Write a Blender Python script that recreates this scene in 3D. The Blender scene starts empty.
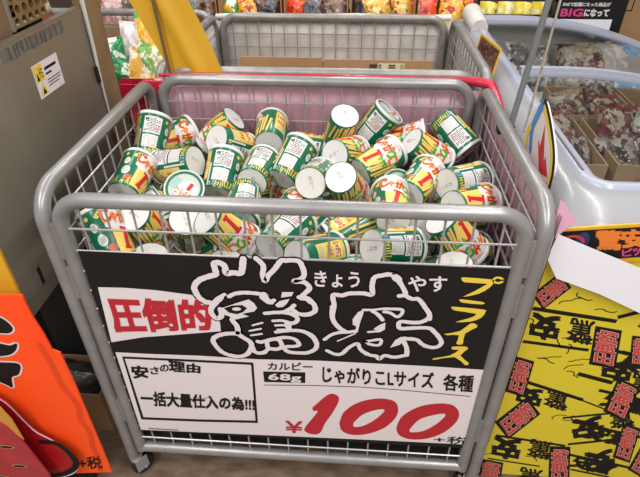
import bpy, bmesh, math, random
from mathutils import Vector, Matrix, Quaternion
from mathutils.geometry import tessellate_polygon

SC = bpy.context.scene
COL = SC.collection
random.seed(7)

# ------------------------------------------------------------------ camera
cam_data = bpy.data.cameras.new('camera')
cam = bpy.data.objects.new('camera', cam_data); COL.objects.link(cam)
CAM = Vector((0.1147, -0.7465, 1.3623))
_p, _y, _r = 0.6263, -0.0744, -0.0070
_f = Vector((math.sin(_y)*math.cos(_p), math.cos(_y)*math.cos(_p), -math.sin(_p)))
_rt = Vector((math.cos(_y), -math.sin(_y), 0)); _up = _rt.cross(_f)
_R = math.cos(_r)*_rt + math.sin(_r)*_up; _U = -math.sin(_r)*_rt + math.cos(_r)*_up
cam.matrix_world = Matrix(((_R.x, _U.x, -_f.x, CAM.x), (_R.y, _U.y, -_f.y, CAM.y), (_R.z, _U.z, -_f.z, CAM.z), (0, 0, 0, 1)))
cam_data.sensor_fit = 'HORIZONTAL'; cam_data.sensor_width = 36.0
cam_data.lens = 516.6/640*36.0
cam_data.clip_start = 0.02; cam_data.clip_end = 60
SC.camera = cam

# ------------------------------------------------------------------ light
SC.view_settings.view_transform = 'Standard'; SC.view_settings.look = 'None'
SC.view_settings.gamma = 1.0; SC.view_settings.use_curve_mapping = False
SC.view_settings.exposure = 0.0
w = bpy.data.worlds.new('world'); SC.world = w; w.use_nodes = True
w.node_tree.nodes['Background'].inputs[0].default_value = (1.0, 0.97, 0.95, 1)
w.node_tree.nodes['Background'].inputs[1].default_value = 0.50
def strip(name, x, y, z, sx, sy, e):
    l = bpy.data.lights.new(name, 'AREA'); l.shape = 'RECTANGLE'; l.size = sx; l.size_y = sy; l.energy = e
    l.color = (1.0, 0.975, 0.95)
    o = bpy.data.objects.new(name, l); o.location = (x, y, z); COL.objects.link(o)
strip('ceiling_tube_and_fill', -0.9, 0.9, 2.7, 0.16, 2.6, 22)
strip('ceiling_tube_and_fill', 0.9, 0.9, 2.7, 0.16, 2.6, 25)
strip('ceiling_tube_and_fill', 0.1, 2.4, 2.7, 0.16, 1.6, 22)
strip('ceiling_tube_and_fill', -0.9, -1.9, 2.7, 0.16, 2.6, 62)  # unseen fill strip added behind the camera to lift upright faces
strip('ceiling_tube_and_fill', 0.9, -1.9, 2.7, 0.16, 2.6, 62)  # second added fill strip, also out of view, for the upright faces

# ------------------------------------------------------------------ helpers
def hexc(h):
    h = h.lstrip('#'); v = [int(h[i:i+2], 16)/255 for i in (0, 2, 4)]
    return tuple(c/12.92 if c <= 0.04045 else ((c+0.055)/1.055)**2.4 for c in v) + (1,)
def mat(name, col, rough=0.5, metal=0.0, var=0.0, scale=30, spec=0.5, bump=0.0, col2=None, trans=0.0, stretch=None, coat=0.0):
    m = bpy.data.materials.new(name); m.use_nodes = True; nt = m.node_tree; b = nt.nodes['Principled BSDF']
    c = hexc(col) if isinstance(col, str) else col
    b.inputs['Base Color'].default_value = c; b.inputs['Roughness'].default_value = rough
    b.inputs['Metallic'].default_value = metal; b.inputs['Specular IOR Level'].default_value = spec
    b.inputs['Coat Weight'].default_value = coat
    if trans: b.inputs['Transmission Weight'].default_value = trans
    if var or bump or col2:
        tc = nt.nodes.new('ShaderNodeTexCoord'); mp = nt.nodes.new('ShaderNodeMapping')
        nt.links.new(tc.outputs['Object'], mp.inputs[0])
        if stretch: mp.inputs['Scale'].default_value = stretch
        n = nt.nodes.new('ShaderNodeTexNoise'); n.inputs['Scale'].default_value = scale; n.inputs['Detail'].default_value = 6
        nt.links.new(mp.outputs[0], n.inputs['Vector'])
        if var or col2:
            r = nt.nodes.new('ShaderNodeValToRGB'); r.color_ramp.elements[0].position = 0.35; r.color_ramp.elements[1].position = 0.68
            if col2: r.color_ramp.elements[0].color = hexc(col2); r.color_ramp.elements[1].color = c
            else:
                r.color_ramp.elements[0].color = tuple(x*(1-var) for x in c[:3])+(1,); r.color_ramp.elements[1].color = tuple(min(1, x*(1+var*0.4)) for x in c[:3])+(1,)
            nt.links.new(n.outputs['Fac'], r.inputs[0]); nt.links.new(r.outputs[0], b.inputs['Base Color'])
        if bump:
            bp = nt.nodes.new('ShaderNodeBump'); bp.inputs['Strength'].default_value = bump; bp.inputs['Distance'].default_value = 0.01
            nt.links.new(n.outputs['Fac'], bp.inputs['Height']); nt.links.new(bp.outputs[0], b.inputs['Normal'])
    return m
def patchy(name, cols, scale=25, rough=0.25, crinkle=0.35):
    # printed plastic: hard colour patches of a voronoi
    m = bpy.data.materials.new(name); m.use_nodes = True; nt = m.node_tree; b = nt.nodes['Principled BSDF']
    b.inputs['Roughness'].default_value = rough
    tc = nt.nodes.new('ShaderNodeTexCoord'); v = nt.nodes.new('ShaderNodeTexVoronoi'); v.inputs['Scale'].default_value = scale
    n = nt.nodes.new('ShaderNodeTexNoise'); n.inputs['Scale'].default_value = scale*0.8; n.inputs['Detail'].default_value = 3
    mx = nt.nodes.new('ShaderNodeMix'); mx.data_type = 'VECTOR'; mx.inputs[0].default_value = 0.12
    nt.links.new(tc.outputs['Object'], n.inputs['Vector'])
    nt.links.new(tc.outputs['Object'], mx.inputs[4]); nt.links.new(n.outputs['Color'], mx.inputs[5]); nt.links.new(mx.outputs[1], v.inputs['Vector'])
    sp = nt.nodes.new('ShaderNodeSeparateColor'); nt.links.new(v.outputs['Color'], sp.inputs[0])
    r = nt.nodes.new('ShaderNodeValToRGB'); r.color_ramp.interpolation = 'CONSTANT'
    els = r.color_ramp.elements
    while len(els) < len(cols): els.new(0.5)
    for i, c in enumerate(cols):
        els[i].position = i/len(cols); els[i].color = hexc(c)
    nt.links.new(sp.outputs[0], r.inputs[0]); nt.links.new(r.outputs[0], b.inputs['Base Color'])
    bp = nt.nodes.new('ShaderNodeBump'); bp.inputs['Strength'].default_value = crinkle; bp.inputs['Distance'].default_value = 0.02
    nt.links.new(n.outputs['Fac'], bp.inputs['Height']); nt.links.new(bp.outputs[0], b.inputs['Normal'])
    return m
def glass(name, tint=(0.93, 0.95, 0.95, 1), refl=0.05, rough=0.03):
    m = bpy.data.materials.new(name); m.use_nodes = True; nt = m.node_tree; nt.nodes.clear()
    o = nt.nodes.new('ShaderNodeOutputMaterial'); t = nt.nodes.new('ShaderNodeBsdfTransparent'); t.inputs[0].default_value = tint
    g = nt.nodes.new('ShaderNodeBsdfGlossy'); g.inputs['Roughness'].default_value = rough
    fc = nt.nodes.new('ShaderNodeLayerWeight'); fc.inputs[0].default_value = 0.5
    lw = nt.nodes.new('ShaderNodeMath'); lw.operation = 'POWER'; lw.inputs[1].default_value = 4.0; nt.links.new(fc.outputs['Facing'], lw.inputs[0])
    ad = nt.nodes.new('ShaderNodeMath'); ad.operation = 'MULTIPLY_ADD'; ad.inputs[1].default_value = 0.5; ad.inputs[2].default_value = refl
    mx = nt.nodes.new('ShaderNodeMixShader')
    nt.links.new(lw.outputs[0], ad.inputs[0]); nt.links.new(ad.outputs[0], mx.inputs[0]); nt.links.new(t.outputs[0], mx.inputs[1]); nt.links.new(g.outputs[0], mx.inputs[2])
    nt.links.new(mx.outputs[0], o.inputs[0]); return m

class MB:
    """collects vertices and faces, becomes one mesh object"""
    def __init__(s): s.v = []; s.f = []; s.mi = []; s.m = 0
    def add(s, vs, fs):
        o = len(s.v); s.v += [tuple(x) for x in vs]; s.f += [tuple(o+i for i in f) for f in fs]; s.mi += [s.m]*len(fs); return s
    def box(s, x0, x1, y0, y1, z0, z1, M=None):
        vs = [Vector((x, y, z)) for z in (z0, z1) for y in (y0, y1) for x in (x0, x1)]
        if M: vs = [M @ v for v in vs]
        return s.add(vs, [(0, 2, 3, 1), (4, 5, 7, 6), (0, 1, 5, 4), (2, 6, 7, 3), (0, 4, 6, 2), (1, 3, 7, 5)])
    def tube(s, pts, r, n=12, closed=False, cap=True):
        pts = [Vector(p) for p in pts]; k = len(pts); rings = []; up = None
        for i in range(k):
            a = pts[i-1] if (i > 0 or closed) else pts[i]; b = pts[(i+1) % k] if (i < k-1 or closed) else pts[i]
            t = (b-a).normalized()
            if up is None:
                up = Vector((0, 0, 1)) if abs(t.z) < 0.9 else Vector((1, 0, 0))
            up = (up - t*up.dot(t)).normalized(); sd = t.cross(up)
            rr = r[i] if isinstance(r, (list, tuple)) else r
            rings.append([pts[i] + up*(rr*math.cos(2*math.pi*j/n)) + sd*(rr*math.sin(2*math.pi*j/n)) for j in range(n)])
        vs = [v for q in rings for v in q]; fs = []
        for i in range(k if closed else k-1):
            a = i*n; b = ((i+1) % k)*n
            for j in range(n): fs.append((a+j, a+(j+1) % n, b+(j+1) % n, b+j))
        if cap and not closed:
            fs.append(tuple(range(n-1, -1, -1))); fs.append(tuple((k-1)*n+j for j in range(n)))
        return s.add(vs, fs)
    def lathe(s, prof, n=24, M=None):
        vs = []; fs = []
        for (r, z) in prof:
            for j in range(n):
                v = Vector((r*math.cos(2*math.pi*j/n), r*math.sin(2*math.pi*j/n), z)); vs.append(M @ v if M else v)
        for i in range(len(prof)-1):
            for j in range(n):
                fs.append((i*n+j, i*n+(j+1) % n, (i+1)*n+(j+1) % n, (i+1)*n+j))
        return s.add(vs, fs)
    def prism(s, poly, y0, y1, M=None):
        """polygon in (x,z), given depth from y0 (front) to y1"""
        n = len(poly); ar = sum(poly[i-1][0]*poly[i][1]-poly[i][0]*poly[i-1][1] for i in range(n))
        if ar < 0: poly = poly[::-1]
        vs = [Vector((x, y0, z)) for x, z in poly] + [Vector((x, y1, z)) for x, z in poly]
        if M: vs = [M @ v for v in vs]
        tr = tessellate_polygon([[Vector((x, z, 0)) for x, z in poly]])
        fs = []
        for t in tr:
            a, b, c = t
            q = (poly[b][0]-poly[a][0])*(poly[c][1]-poly[a][1])-(poly[c][0]-poly[a][0])*(poly[b][1]-poly[a][1])
            if q < 0: a, b, c = a, c, b
            fs.append((a, b, c)); fs.append((n+c, n+b, n+a))
        for i in range(n):
            j = (i+1) % n; fs.append((i, n+i, n+j, j))
        return s.add(vs, fs)
    def mesh(s, name, mats, smooth=False):
        me = bpy.data.meshes.new(name); me.from_pydata(s.v, [], s.f)
        for m in (mats if isinstance(mats, (list, tuple)) else [mats]): me.materials.append(m)
        me.polygons.foreach_set('material_index', s.mi)
        if smooth: me.polygons.foreach_set('use_smooth', [True]*len(s.f))
        me.update()
        if smooth and smooth is not True: me.set_sharp_from_angle(angle=math.radians(smooth))
        return me
    def build(s, name, mats, parent=None, smooth=False, loc=None):
        o = bpy.data.objects.new(name, s.mesh(name, mats, smooth)); COL.objects.link(o)
        if parent: o.parent = parent
        if loc: o.location = loc
        return o
def tag(o, label=None, cat=None, group=None, kind=None):
    if label: o['label'] = label
    if cat: o['category'] = cat
    if group: o['group'] = group
    if kind: o['kind'] = kind
    return o
def empty(name, loc=(0, 0, 0), rz=0.0):
    o = bpy.data.objects.new(name, None); o.location = loc; o.rotation_euler = (0, 0, rz); o.empty_display_size = 0.05; COL.objects.link(o); return o
def copy_tree(o, parent=None):
    c = o.copy(); COL.objects.link(c); c.parent = parent
    for ch in list(o.children): copy_tree(ch, c)
    return c
def fillet(pts, r, n=6, closed=False):
    pts = [Vector(p) for p in pts]; out = []; k = len(pts)
    for i in range(k):
        if not closed and i in (0, k-1): out.append(pts[i]); continue
        p = pts[i]; a = (pts[i-1]-p); b = (pts[(i+1) % k]-p); ang = a.angle(b)
        rr = r[i] if isinstance(r, (list, tuple)) else r
        d = min(rr/math.tan(ang/2), a.length*0.48, b.length*0.48); A = p+a.normalized()*d; B = p+b.normalized()*d
        for j in range(n+1):
            t = j/n; out.append(A*(1-t)**2 + p*2*t*(1-t) + B*t*t if False else _arc(A, p, B, t))
    return out
def _arc(A, p, B, t):
    w_ = math.cos((A-p).angle(B-p)/2) if False else math.sin((A-p).angle(B-p)/2)
    return (A*(1-t)**2 + p*(2*t*(1-t)*w_) + B*t*t)/((1-t)**2 + 2*t*(1-t)*w_ + t*t)
def smoothline(pts, n=4):
    out = []; P = [pts[0]]+list(pts)+[pts[-1]]
    for i in range(1, len(P)-2):
        for j in range(n):
            t = j/n; q = []
            for k in range(2):
                a, b, c, d = (P[i+m][k] for m in (-1, 0, 1, 2))
                q.append(0.5*(2*b+(c-a)*t+(2*a-5*b+4*c-d)*t*t+(3*b-a-3*c+d)*t**3))
            out.append(tuple(q))
    out.append(tuple(pts[-1])); return out
def ribbon(pts, wd, closed=False, rag=0.0, rnd=random):
    """list of 2-D triangles/quads that draw a brush line"""
    polys = []; k = len(pts); L = []; Rr = []
    for i in range(k):
        a = pts[i-1] if (i or closed) else pts[i]; b = pts[(i+1) % k] if (i < k-1 or closed) else pts[i]
        dx, dz = b[0]-a[0], b[1]-a[1]; h = math.hypot(dx, dz) or 1; nx, nz = -dz/h, dx/h
        w1 = wd/2*(1+rnd.uniform(-rag, rag)); w2 = wd/2*(1+rnd.uniform(-rag, rag))
        L.append((pts[i][0]+nx*w1, pts[i][1]+nz*w1)); Rr.append((pts[i][0]-nx*w2, pts[i][1]-nz*w2))
    for i in range(k if closed else k-1):
        j = (i+1) % k; polys.append([Rr[i], Rr[j], L[j], L[i]])
    if not closed:
        for e, o_ in ((0, 1), (k-1, k-2)):
            a0 = math.atan2(pts[e][1]-pts[o_][1], pts[e][0]-pts[o_][0])-math.pi/2
            polys.append([(pts[e][0]+wd/2*math.cos(a0+math.pi*q/6), pts[e][1]+wd/2*math.sin(a0+math.pi*q/6)) for q in range(7)])
    return polys
_tc = {}
def text2d(body, bold=0.0, shear=0.0):
    """triangles of a line of text, scaled to the unit square"""
    key = (body, bold, shear)
    if key in _tc: return _tc[key]
    c = bpy.data.curves.new('t', 'FONT'); c.body = body; c.offset = bold; c.resolution_u = 2; c.shear = shear
    o = bpy.data.objects.new('t', c); COL.objects.link(o)
    dg = bpy.context.evaluated_depsgraph_get(); me = bpy.data.meshes.new_from_object(o.evaluated_get(dg))
    vs = [(v.co.x, v.co.y) for v in me.vertices]; fs = [tuple(p.vertices) for p in me.polygons]
    x0 = min(v[0] for v in vs); x1 = max(v[0] for v in vs); y0 = min(v[1] for v in vs); y1 = max(v[1] for v in vs)
    vs = [((x-x0)/(x1-x0), (y-y0)/max(y1-y0, 0.3)) for x, y in vs]
    bpy.data.objects.remove(o); bpy.data.curves.remove(c); bpy.data.meshes.remove(me)
    _tc[key] = [[vs[i] for i in f] for f in fs]; return _tc[key]
def textquad(body, q, bold=0.0):
    """q = TL TR BR BL"""
    TL, TR, BR, BL = q; out = []
    # a bolder weight is the same glyphs drawn several times, shifted; an int opens the next thin sub-layer
    n = max(1, len(body)); bu, bv = bold/n, bold
    sh = [(0, 0)] if bold <= 0 else [(-bu, -bv), (bu, bv), (-bu, bv), (bu, -bv), (0, 0)]
    for i, (du, dv) in enumerate(sh):
        out.append(i)
        for f in text2d(body):
            out.append([tuple((TL[k]*(1-u-du)+TR[k]*(u+du))*(v+dv) + (BL[k]*(1-u-du)+BR[k]*(u+du))*(1-v-dv) for k in (0, 1)) for u, v in f])
    out.append(0)
    return out
def textbox(body, x0, x1, z0, z1, bold=0.0): return textquad(body, [(x0, z1), (x1, z1), (x1, z0), (x0, z0)], bold)
def disc2(cx, cz, rx, rz, n=16): return [(cx+rx*math.cos(2*math.pi*i/n), cz+rz*math.sin(2*math.pi*i/n)) for i in range(n)]
def flat_print(polys, y, sc=0.001):
    """thin printed layer facing -Y; polys in mm (x,z)"""
    mb = MB(); y_ = y
    for p in polys:
        if isinstance(p, int): y = y_-1.2e-5*p; continue
        n = len(p); ar = sum(p[i-1][0]*p[i][1]-p[i][0]*p[i-1][1] for i in range(n))
        if ar < 0: p = p[::-1]
        vs = [(a*sc, y, b*sc) for a, b in p]
        if n <= 4: mb.add(vs, [tuple(range(n))])
        else: mb.add(vs, [tuple(t) if _ccw(p, t) else tuple(reversed(t)) for t in tessellate_polygon([[Vector((a, b, 0)) for a, b in p]])])
    return mb
def _ccw(p, t):
    a, b, c = (p[i] for i in t); return (b[0]-a[0])*(c[1]-a[1])-(c[0]-a[0])*(b[1]-a[1]) > 0

# ------------------------------------------------------------------ materials
M = {}
M['tube'] = mat('grey_tube', '#918f8e', 0.32, 0.35, var=0.12, scale=22)
M['tube2'] = mat('grey_tube_old', '#94918d', 0.4, 0.3, var=0.2, scale=30)
M['wire'] = mat('wire_metal', '#a9a7a5', 0.35, 0.45)
M['steel'] = mat('steel_plate', '#989081', 0.40, 0.55, var=0.16, scale=5, stretch=(1, 1, 0.35))
M['dark'] = mat('dark_metal', '#2a2725', 0.5, 0.4)
M['black'] = mat('black_paper', '#171412', 0.6, var=0.06, scale=8, spec=0.3)
M['ink'] = mat('black_ink', '#14110f', 0.6, spec=0.3)
M['white'] = mat('white_paper', '#dcd2d3', 0.6)
M['paper'] = mat('plain_paper', '#e6e4ea', 0.7)
M['red'] = mat('red_ink', '#b3202c', 0.5)
M['yellow'] = mat('yellow_ink', '#e2c443', 0.5)
M['pink'] = mat('pink_plastic', '#b58996', 0.32, var=0.16, scale=9, bump=0.25, stretch=(1, 1, 0.3))
M['redfilm'] = mat('red_plastic', '#c2263f', 0.22, var=0.2, scale=20)
M['clear'] = mat('white_plastic', '#d6d1cb', 0.4, var=0.18, scale=12, bump=0.3)
M['card'] = mat('cardboard', '#a8825a', 0.8, var=0.12, scale=10)
M['card_d'] = mat('cardboard_dark', '#7a5f45', 0.8, var=0.15, scale=10)
M['rubber'] = mat('rubber', '#1c1b1b', 0.6)
M['green'] = mat('cup_green', '#006444', 0.3, coat=0.3)
M['cupwhite'] = mat('cup_white', '#d6d4d1', 0.45)
M['lid'] = mat('cup_lid', '#b4bdb7', 0.25)
M['lime'] = mat('print_gold', '#d9bb52', 0.35)
M['pale'] = mat('print_pale_gold', '#d8cf9a', 0.35)
M['stick'] = mat('print_potato', '#e8c565', 0.35)
M['stickd'] = mat('print_potato_edge', '#b9833a', 0.35)
M['cred'] = mat('print_red', '#c8232b', 0.35)
M['corange'] = mat('print_orange', '#dd5a2a', 0.35)
M['cgreen'] = mat('print_bright_green', '#2f9a3c', 0.35)
M['cwhite'] = mat('print_white', '#d6d2d1', 0.35)
M['cgrey'] = mat('print_grey', '#8b8a8a', 0.4)
M['cblue'] = mat('print_blue', '#1f78c0', 0.35)
M['cpink'] = mat('print_pink', '#d96a8a', 0.35)
M['teal'] = mat('print_teal', '#7fb5a6', 0.3)
M['frz'] = mat('freezer_white', '#96979b', 0.26, var=0.04, scale=3, coat=0.1)
M['frame'] = mat('freezer_frame', '#a4a7b6', 0.25)
M['inner'] = mat('freezer_lining', '#c2bfb8', 0.4, var=0.15, scale=6)
M['glass'] = glass('freezer_glass')
M['posteryellow'] = mat('poster_yellow', '#d6c22f', 0.4)
M['posterred'] = mat('poster_red', '#c03a3c', 0.45)
M['orange'] = mat('fluorescent_orange', '#ff5a1c', 0.5, col2='#ff4a14', scale=5)
M['orange_d'] = mat('orange_line', '#e04413', 0.5)
M['yel2'] = mat('yellow_sheet', '#d9a62c', 0.45, var=0.08, scale=6)
M['purple'] = mat('potato_red', '#a80f18', 0.4, var=0.25, scale=9)
M['seedred'] = mat('melon_red', '#ae343c', 0.4, var=0.15, scale=18)
M['melon'] = mat('melon_yellow', '#c98f3a', 0.4)
M['seedrim'] = mat('seed_rim', '#b89a55', 0.4)
M['pole'] = mat('grey_pole', '#77787a', 0.4, 0.2)
M['cord'] = mat('beige_pole', '#a99c88', 0.6, var=0.3, scale=60)
M['hotpink'] = mat('hot_pink_ink', '#d23b86', 0.5)
M['orange_ink'] = mat('orange_ink', '#e07a2c', 0.5)
M['blueink'] = mat('blue_ink', '#3d86c6', 0.5)
M['tan'] = mat('tan_panel', '#8a7050', 0.6, var=0.2, scale=12)
M['shelf'] = mat('shelf_board', '#4a3a2c', 0.7)
M['residue'] = mat('tape_residue', '#6a645c', 0.8, var=0.3, scale=40)
# ------------------------------------------------------------------ traced outlines (mm on their own planes) and cup poses
RIB = [[[[-159.4,659.1],[-168.3,660.7],[-177.4,668.3],[-183.8,679.9],[-186.5,695.5],[-181.5,708.7],[-167.9,720.9],[-153.2,727.9],[-139.9,733.6],[-139.0,744.8],[-139.6,758.1],[-134.3,762.5],[-124.1,760.1],[-119.1,750.7],[-119.1,737.2],[-105.3,739.6],[-91.9,738.6],[-87.0,749.9],[-82.8,774.1]],11.1],[[[-155.7,656.1],[-144.8,670.2],[-135.9,677.4],[-128.2,683.1]],7.2],[[[-119.8,678.3],[-109.0,685.5],[-92.7,689.6],[-76.9,690.0],[-57.3,688.5],[-45.6,685.2],[-48.4,687.7]],8.5],[[[-58.9,776.4],[-51.2,767.3],[-46.3,756.8],[-49.0,737.2],[-45.5,721.2],[-39.2,735.2],[-26.8,750.6],[-13.4,771.6],[-3.1,773.8],[17.4,774.3],[25.5,764.1],[29.7,743.8],[23.7,731.2],[8.2,724.1],[29.2,722.8],[38.9,709.4],[30.5,696.1],[20.4,682.5],[32.1,680.6],[41.8,671.9]],9.4],[[[-50.1,688.9],[-44.1,674.8],[-36.6,667.2]],9.2],[[[-136.1,675.4],[-150.5,657.1],[-159.9,644.2],[-160.3,628.9],[-152.5,616.7],[-141.2,624.5],[-141.1,642.6]],10.4],[[[-119.1,618.8],[-119.8,611.6],[-111.8,594.9],[-112.7,572.7]],9.9],[[[-113.0,577.5],[-118.5,575.6],[-140.0,572.7],[-158.0,564.9],[-167.7,552.7],[-164.0,534.5],[-153.1,516.4],[-134.4,506.6],[-114.8,504.9],[-98.6,514.0],[-89.6,530.4],[-86.8,546.1],[-92.7,556.4],[-102.6,564.7],[-111.2,574.6],[-112.0,592.3],[-113.8,600.8],[-120.7,614.8]],9.8],[[[-86.5,549.2],[-82.5,524.7],[-72.1,519.2],[-58.8,522.6]],8.9],[[[-79.4,601.7],[-59.0,610.2]],4.5],[[[-87.0,585.1],[-63.4,592.6]],4.6],[[[-85.0,571.9],[-62.4,577.9]],4.6],[[[-55.7,680.1],[-41.7,666.8],[-31.4,673.6]],7.9],[[[-51.7,637.0],[-33.3,640.4],[-15.0,642.9],[-0.5,652.6],[7.9,662.5]],8.2],[[[-15.0,642.1],[1.0,638.9],[13.1,628.6],[10.3,617.2],[-2.2,610.7]],8.6],[[[1.5,653.2],[16.1,639.9],[35.2,639.7],[49.0,650.2],[46.0,668.8],[34.1,682.7],[18.4,684.4]],9.5],[[[-36.7,617.0],[-18.2,618.7],[-2.0,614.9]],6.4],[[[-32.3,604.4],[-16.7,606.0],[-2.4,604.9]],5.5],[[[-7.8,612.6],[-4.9,594.7]],11.3],[[[-32.3,585.5],[-2.9,591.9],[24.0,590.8],[42.3,575.8],[51.5,554.0]],8.1],[[[-28.8,593.1],[-15.2,594.8]],3.5],[[[24.0,591.1],[42.4,579.2],[50.9,558.9],[48.2,540.4],[33.1,528.4],[20.2,525.9],[-7.6,527.0],[-19.8,541.7],[-25.3,559.6],[-37.7,564.7],[-63.8,553.9],[-72.3,554.8]],9.0],[[[-31.2,566.7],[-12.1,571.0],[6.6,566.3],[14.5,551.8],[5.9,545.7],[-11.2,543.8]],8.2],[[[-53.3,551.6],[-50.1,535.8],[-30.9,534.7],[-20.7,544.7]],8.9],[[[-50.1,535.8],[-61.8,521.5],[-75.0,519.0]],9.0],[[[83.4,642.2],[86.1,668.1],[84.3,693.7],[101.3,693.9],[114.6,699.8],[143.3,701.5],[158.3,699.8],[157.1,721.2],[160.2,741.6],[174.6,748.0],[185.5,750.7],[196.7,749.9],[194.8,749.8],[204.6,743.5],[207.0,736.3]],9.0],[[[195.3,746.7],[198.5,740.8],[206.5,733.9],[216.4,717.0],[220.4,703.4],[209.4,698.9]],8.5],[[[220.6,700.8],[234.7,692.6],[246.0,693.3],[259.3,675.9],[271.5,654.0],[273.3,641.8]],8.4],[[[83.2,663.2],[82.4,641.5],[86.6,622.3],[99.0,604.6],[111.4,595.4]],9.3],[[[67.4,570.3],[82.9,586.2],[99.2,593.1],[117.5,595.8],[131.6,599.6]],7.1],[[[143.3,658.8],[160.9,659.9],[183.2,664.5]],5.1],[[[161.0,657.2],[173.3,647.1],[182.1,634.0]],7.9],[[[156.0,598.4],[178.1,601.9]],4.9],[[[152.3,570.3],[181.6,578.2],[179.5,561.7],[159.8,563.3],[152.3,570.3]],6.5],[[[94.5,567.7],[129.9,592.3]],3.0],[[[72.7,537.3],[89.7,527.7],[104.5,530.4],[116.7,548.2],[135.0,563.1],[141.9,546.9],[155.1,532.5]],7.8],[[[146.0,541.3],[163.3,530.2],[176.1,528.0],[182.9,519.1],[192.7,530.8],[213.8,527.7],[238.2,535.7]],8.3],[[[183.2,664.0],[218.2,663.4],[212.0,644.1],[195.6,654.0],[183.8,655.9]],6.5],[[[259.6,673.9],[270.3,658.6],[270.6,645.1],[258.2,633.3],[240.8,630.8],[217.1,631.2],[218.2,613.4],[244.2,615.6],[273.7,617.6],[286.9,607.1],[298.9,590.7],[304.4,576.5],[296.2,564.0],[277.9,564.2],[264.8,572.2],[253.5,583.2],[229.1,584.5]],8.6],[[[227.8,577.0],[236.7,556.8],[238.7,535.6]],9.0]]
WPOLY = [[[-14.3,696.1],[8.2,697.4],[3.9,686.8],[-17.0,681.6]],[[-142.1,642.5],[-134.3,648.5],[-108.6,660.9],[-81.3,673.3],[-71.8,664.5],[-66.1,651.3],[-72.9,641.3],[-89.7,636.1],[-98.1,632.8],[-84.4,626.6],[-99.2,621.5],[-116.4,615.3],[-121.8,622.9],[-133.6,627.8],[-137.8,635.9]],[[-30.0,661.6],[-19.5,672.9],[-0.4,679.4],[-5.9,667.1],[-14.3,657.2],[-25.4,655.1]],[[144.3,658.9],[133.7,652.8],[123.5,633.0],[124.0,617.6],[131.2,612.4],[129.8,593.7],[134.8,596.9],[138.7,625.6],[143.8,648.0]],[[188.4,627.4],[177.0,619.7],[165.7,607.6],[180.2,600.0],[188.8,607.7]],[[203.4,556.1],[211.9,579.0],[221.2,588.4],[233.2,590.7],[229.8,583.2],[223.0,567.9]],[[202.8,555.9],[211.3,578.8],[220.8,586.8],[227.2,582.9],[222.6,566.3]]]
BPOLY = [[[-133.4,647.2],[-116.3,655.1],[-95.8,657.7],[-86.4,650.1],[-95.6,638.5],[-108.4,632.1],[-124.5,635.3]]]
EPOLY = [[[-98.8,647.1],[-100.3,644.5],[-103.8,642.5],[-108.5,641.6],[-113.1,641.9],[-116.3,643.6],[-117.2,646.0],[-115.7,648.5],[-112.2,650.6],[-107.5,651.5],[-103.0,651.1],[-99.8,649.5]]]
YPOLY = [[[318.8,748.5],[323.1,750.3],[372.5,747.9],[378.1,741.7],[372.4,727.6],[356.0,712.2],[328.5,702.7],[347.3,718.0],[362.1,732.2],[364.9,737.4],[324.8,738.8]],[[323.0,695.5],[327.6,696.3],[367.3,691.7],[366.4,685.7],[328.8,688.3]],[[311.1,674.7],[314.7,676.6],[370.6,672.9],[376.5,666.6],[370.6,650.6],[352.4,639.3],[323.8,636.3],[347.1,647.5],[360.1,660.6],[318.1,666.9]],[[306.9,601.8],[336.3,612.1],[353.2,634.2],[363.5,633.1],[367.4,624.7],[347.6,605.8],[347.7,578.7],[344.2,574.1],[334.3,575.9],[336.1,600.2],[313.5,598.7]],[[326.6,564.8],[330.5,567.0],[353.4,568.6],[360.0,561.6],[347.9,541.2],[368.3,520.2],[362.2,512.5],[337.1,535.9],[297.8,524.6],[295.1,528.9],[325.9,539.6],[342.4,557.9],[329.8,557.6]]]
YRING = [[[392.9,747.0],[392.8,744.5],[391.4,742.3],[389.0,740.8],[386.0,740.1],[382.8,740.4],[379.8,741.7],[377.6,743.7],[376.6,746.1],[376.7,748.6],[378.1,750.8],[380.5,752.4],[383.5,753.0],[386.7,752.7],[389.6,751.4],[391.8,749.5],[392.9,747.0]],4.8]
R1 = [[38.5,338.3],[72.7,387.3],[90.3,393.3],[100.5,375.0],[87.4,327.4],[69.1,283.2],[57.7,244.1],[42.3,233.5],[23.3,240.7],[19.9,259.5],[50.8,324.0],[42.0,326.8]]
R0 = [[[[102.7,286.4],[112.9,329.8],[144.2,367.5],[185.7,385.9],[221.1,382.3],[234.8,360.8],[234.2,323.2],[210.5,278.3],[171.2,249.1],[133.8,241.5],[109.2,255.7]],[[136.0,289.6],[154.6,321.7],[181.1,341.9],[205.9,346.6],[190.0,313.1],[162.2,282.3],[138.0,273.7]]],[[[237.6,280.9],[247.1,324.4],[279.1,362.5],[319.1,379.7],[354.0,378.3],[372.9,353.8],[373.2,318.5],[350.6,273.4],[313.7,244.3],[273.4,237.6],[245.9,252.8]],[[269.5,277.9],[287.5,316.3],[317.3,336.9],[344.9,343.0],[331.6,308.5],[302.9,274.9],[272.9,265.7]]]]
FLAG = [[-382.6,686.4],[-331.4,687.9],[-265.3,685.1],[-196.3,676.9],[-170.1,664.1],[-147.1,604.6],[-148.1,578.4],[-246.5,561.0],[-320.3,548.7],[-394.3,528.1]]
WHITE = [[-393.3,496.4],[-315.7,496.6],[-203.9,499.1],[-81.1,497.0],[57.7,502.7],[143.1,502.8],[290.6,503.0],[413.8,499.9],[418.4,228.7],[251.1,225.9],[6.6,219.7],[-194.3,214.2],[-397.4,208.8]]
BOXO = [[-381.1,484.3],[-250.5,485.6],[-87.7,486.2],[-94.4,267.0],[-238.7,258.4],[-386.3,253.6]]
BOXI = [[-376.8,477.4],[-251.8,478.3],[-93.2,478.6],[-99.6,276.1],[-237.3,267.8],[-379.2,263.3]]
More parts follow.
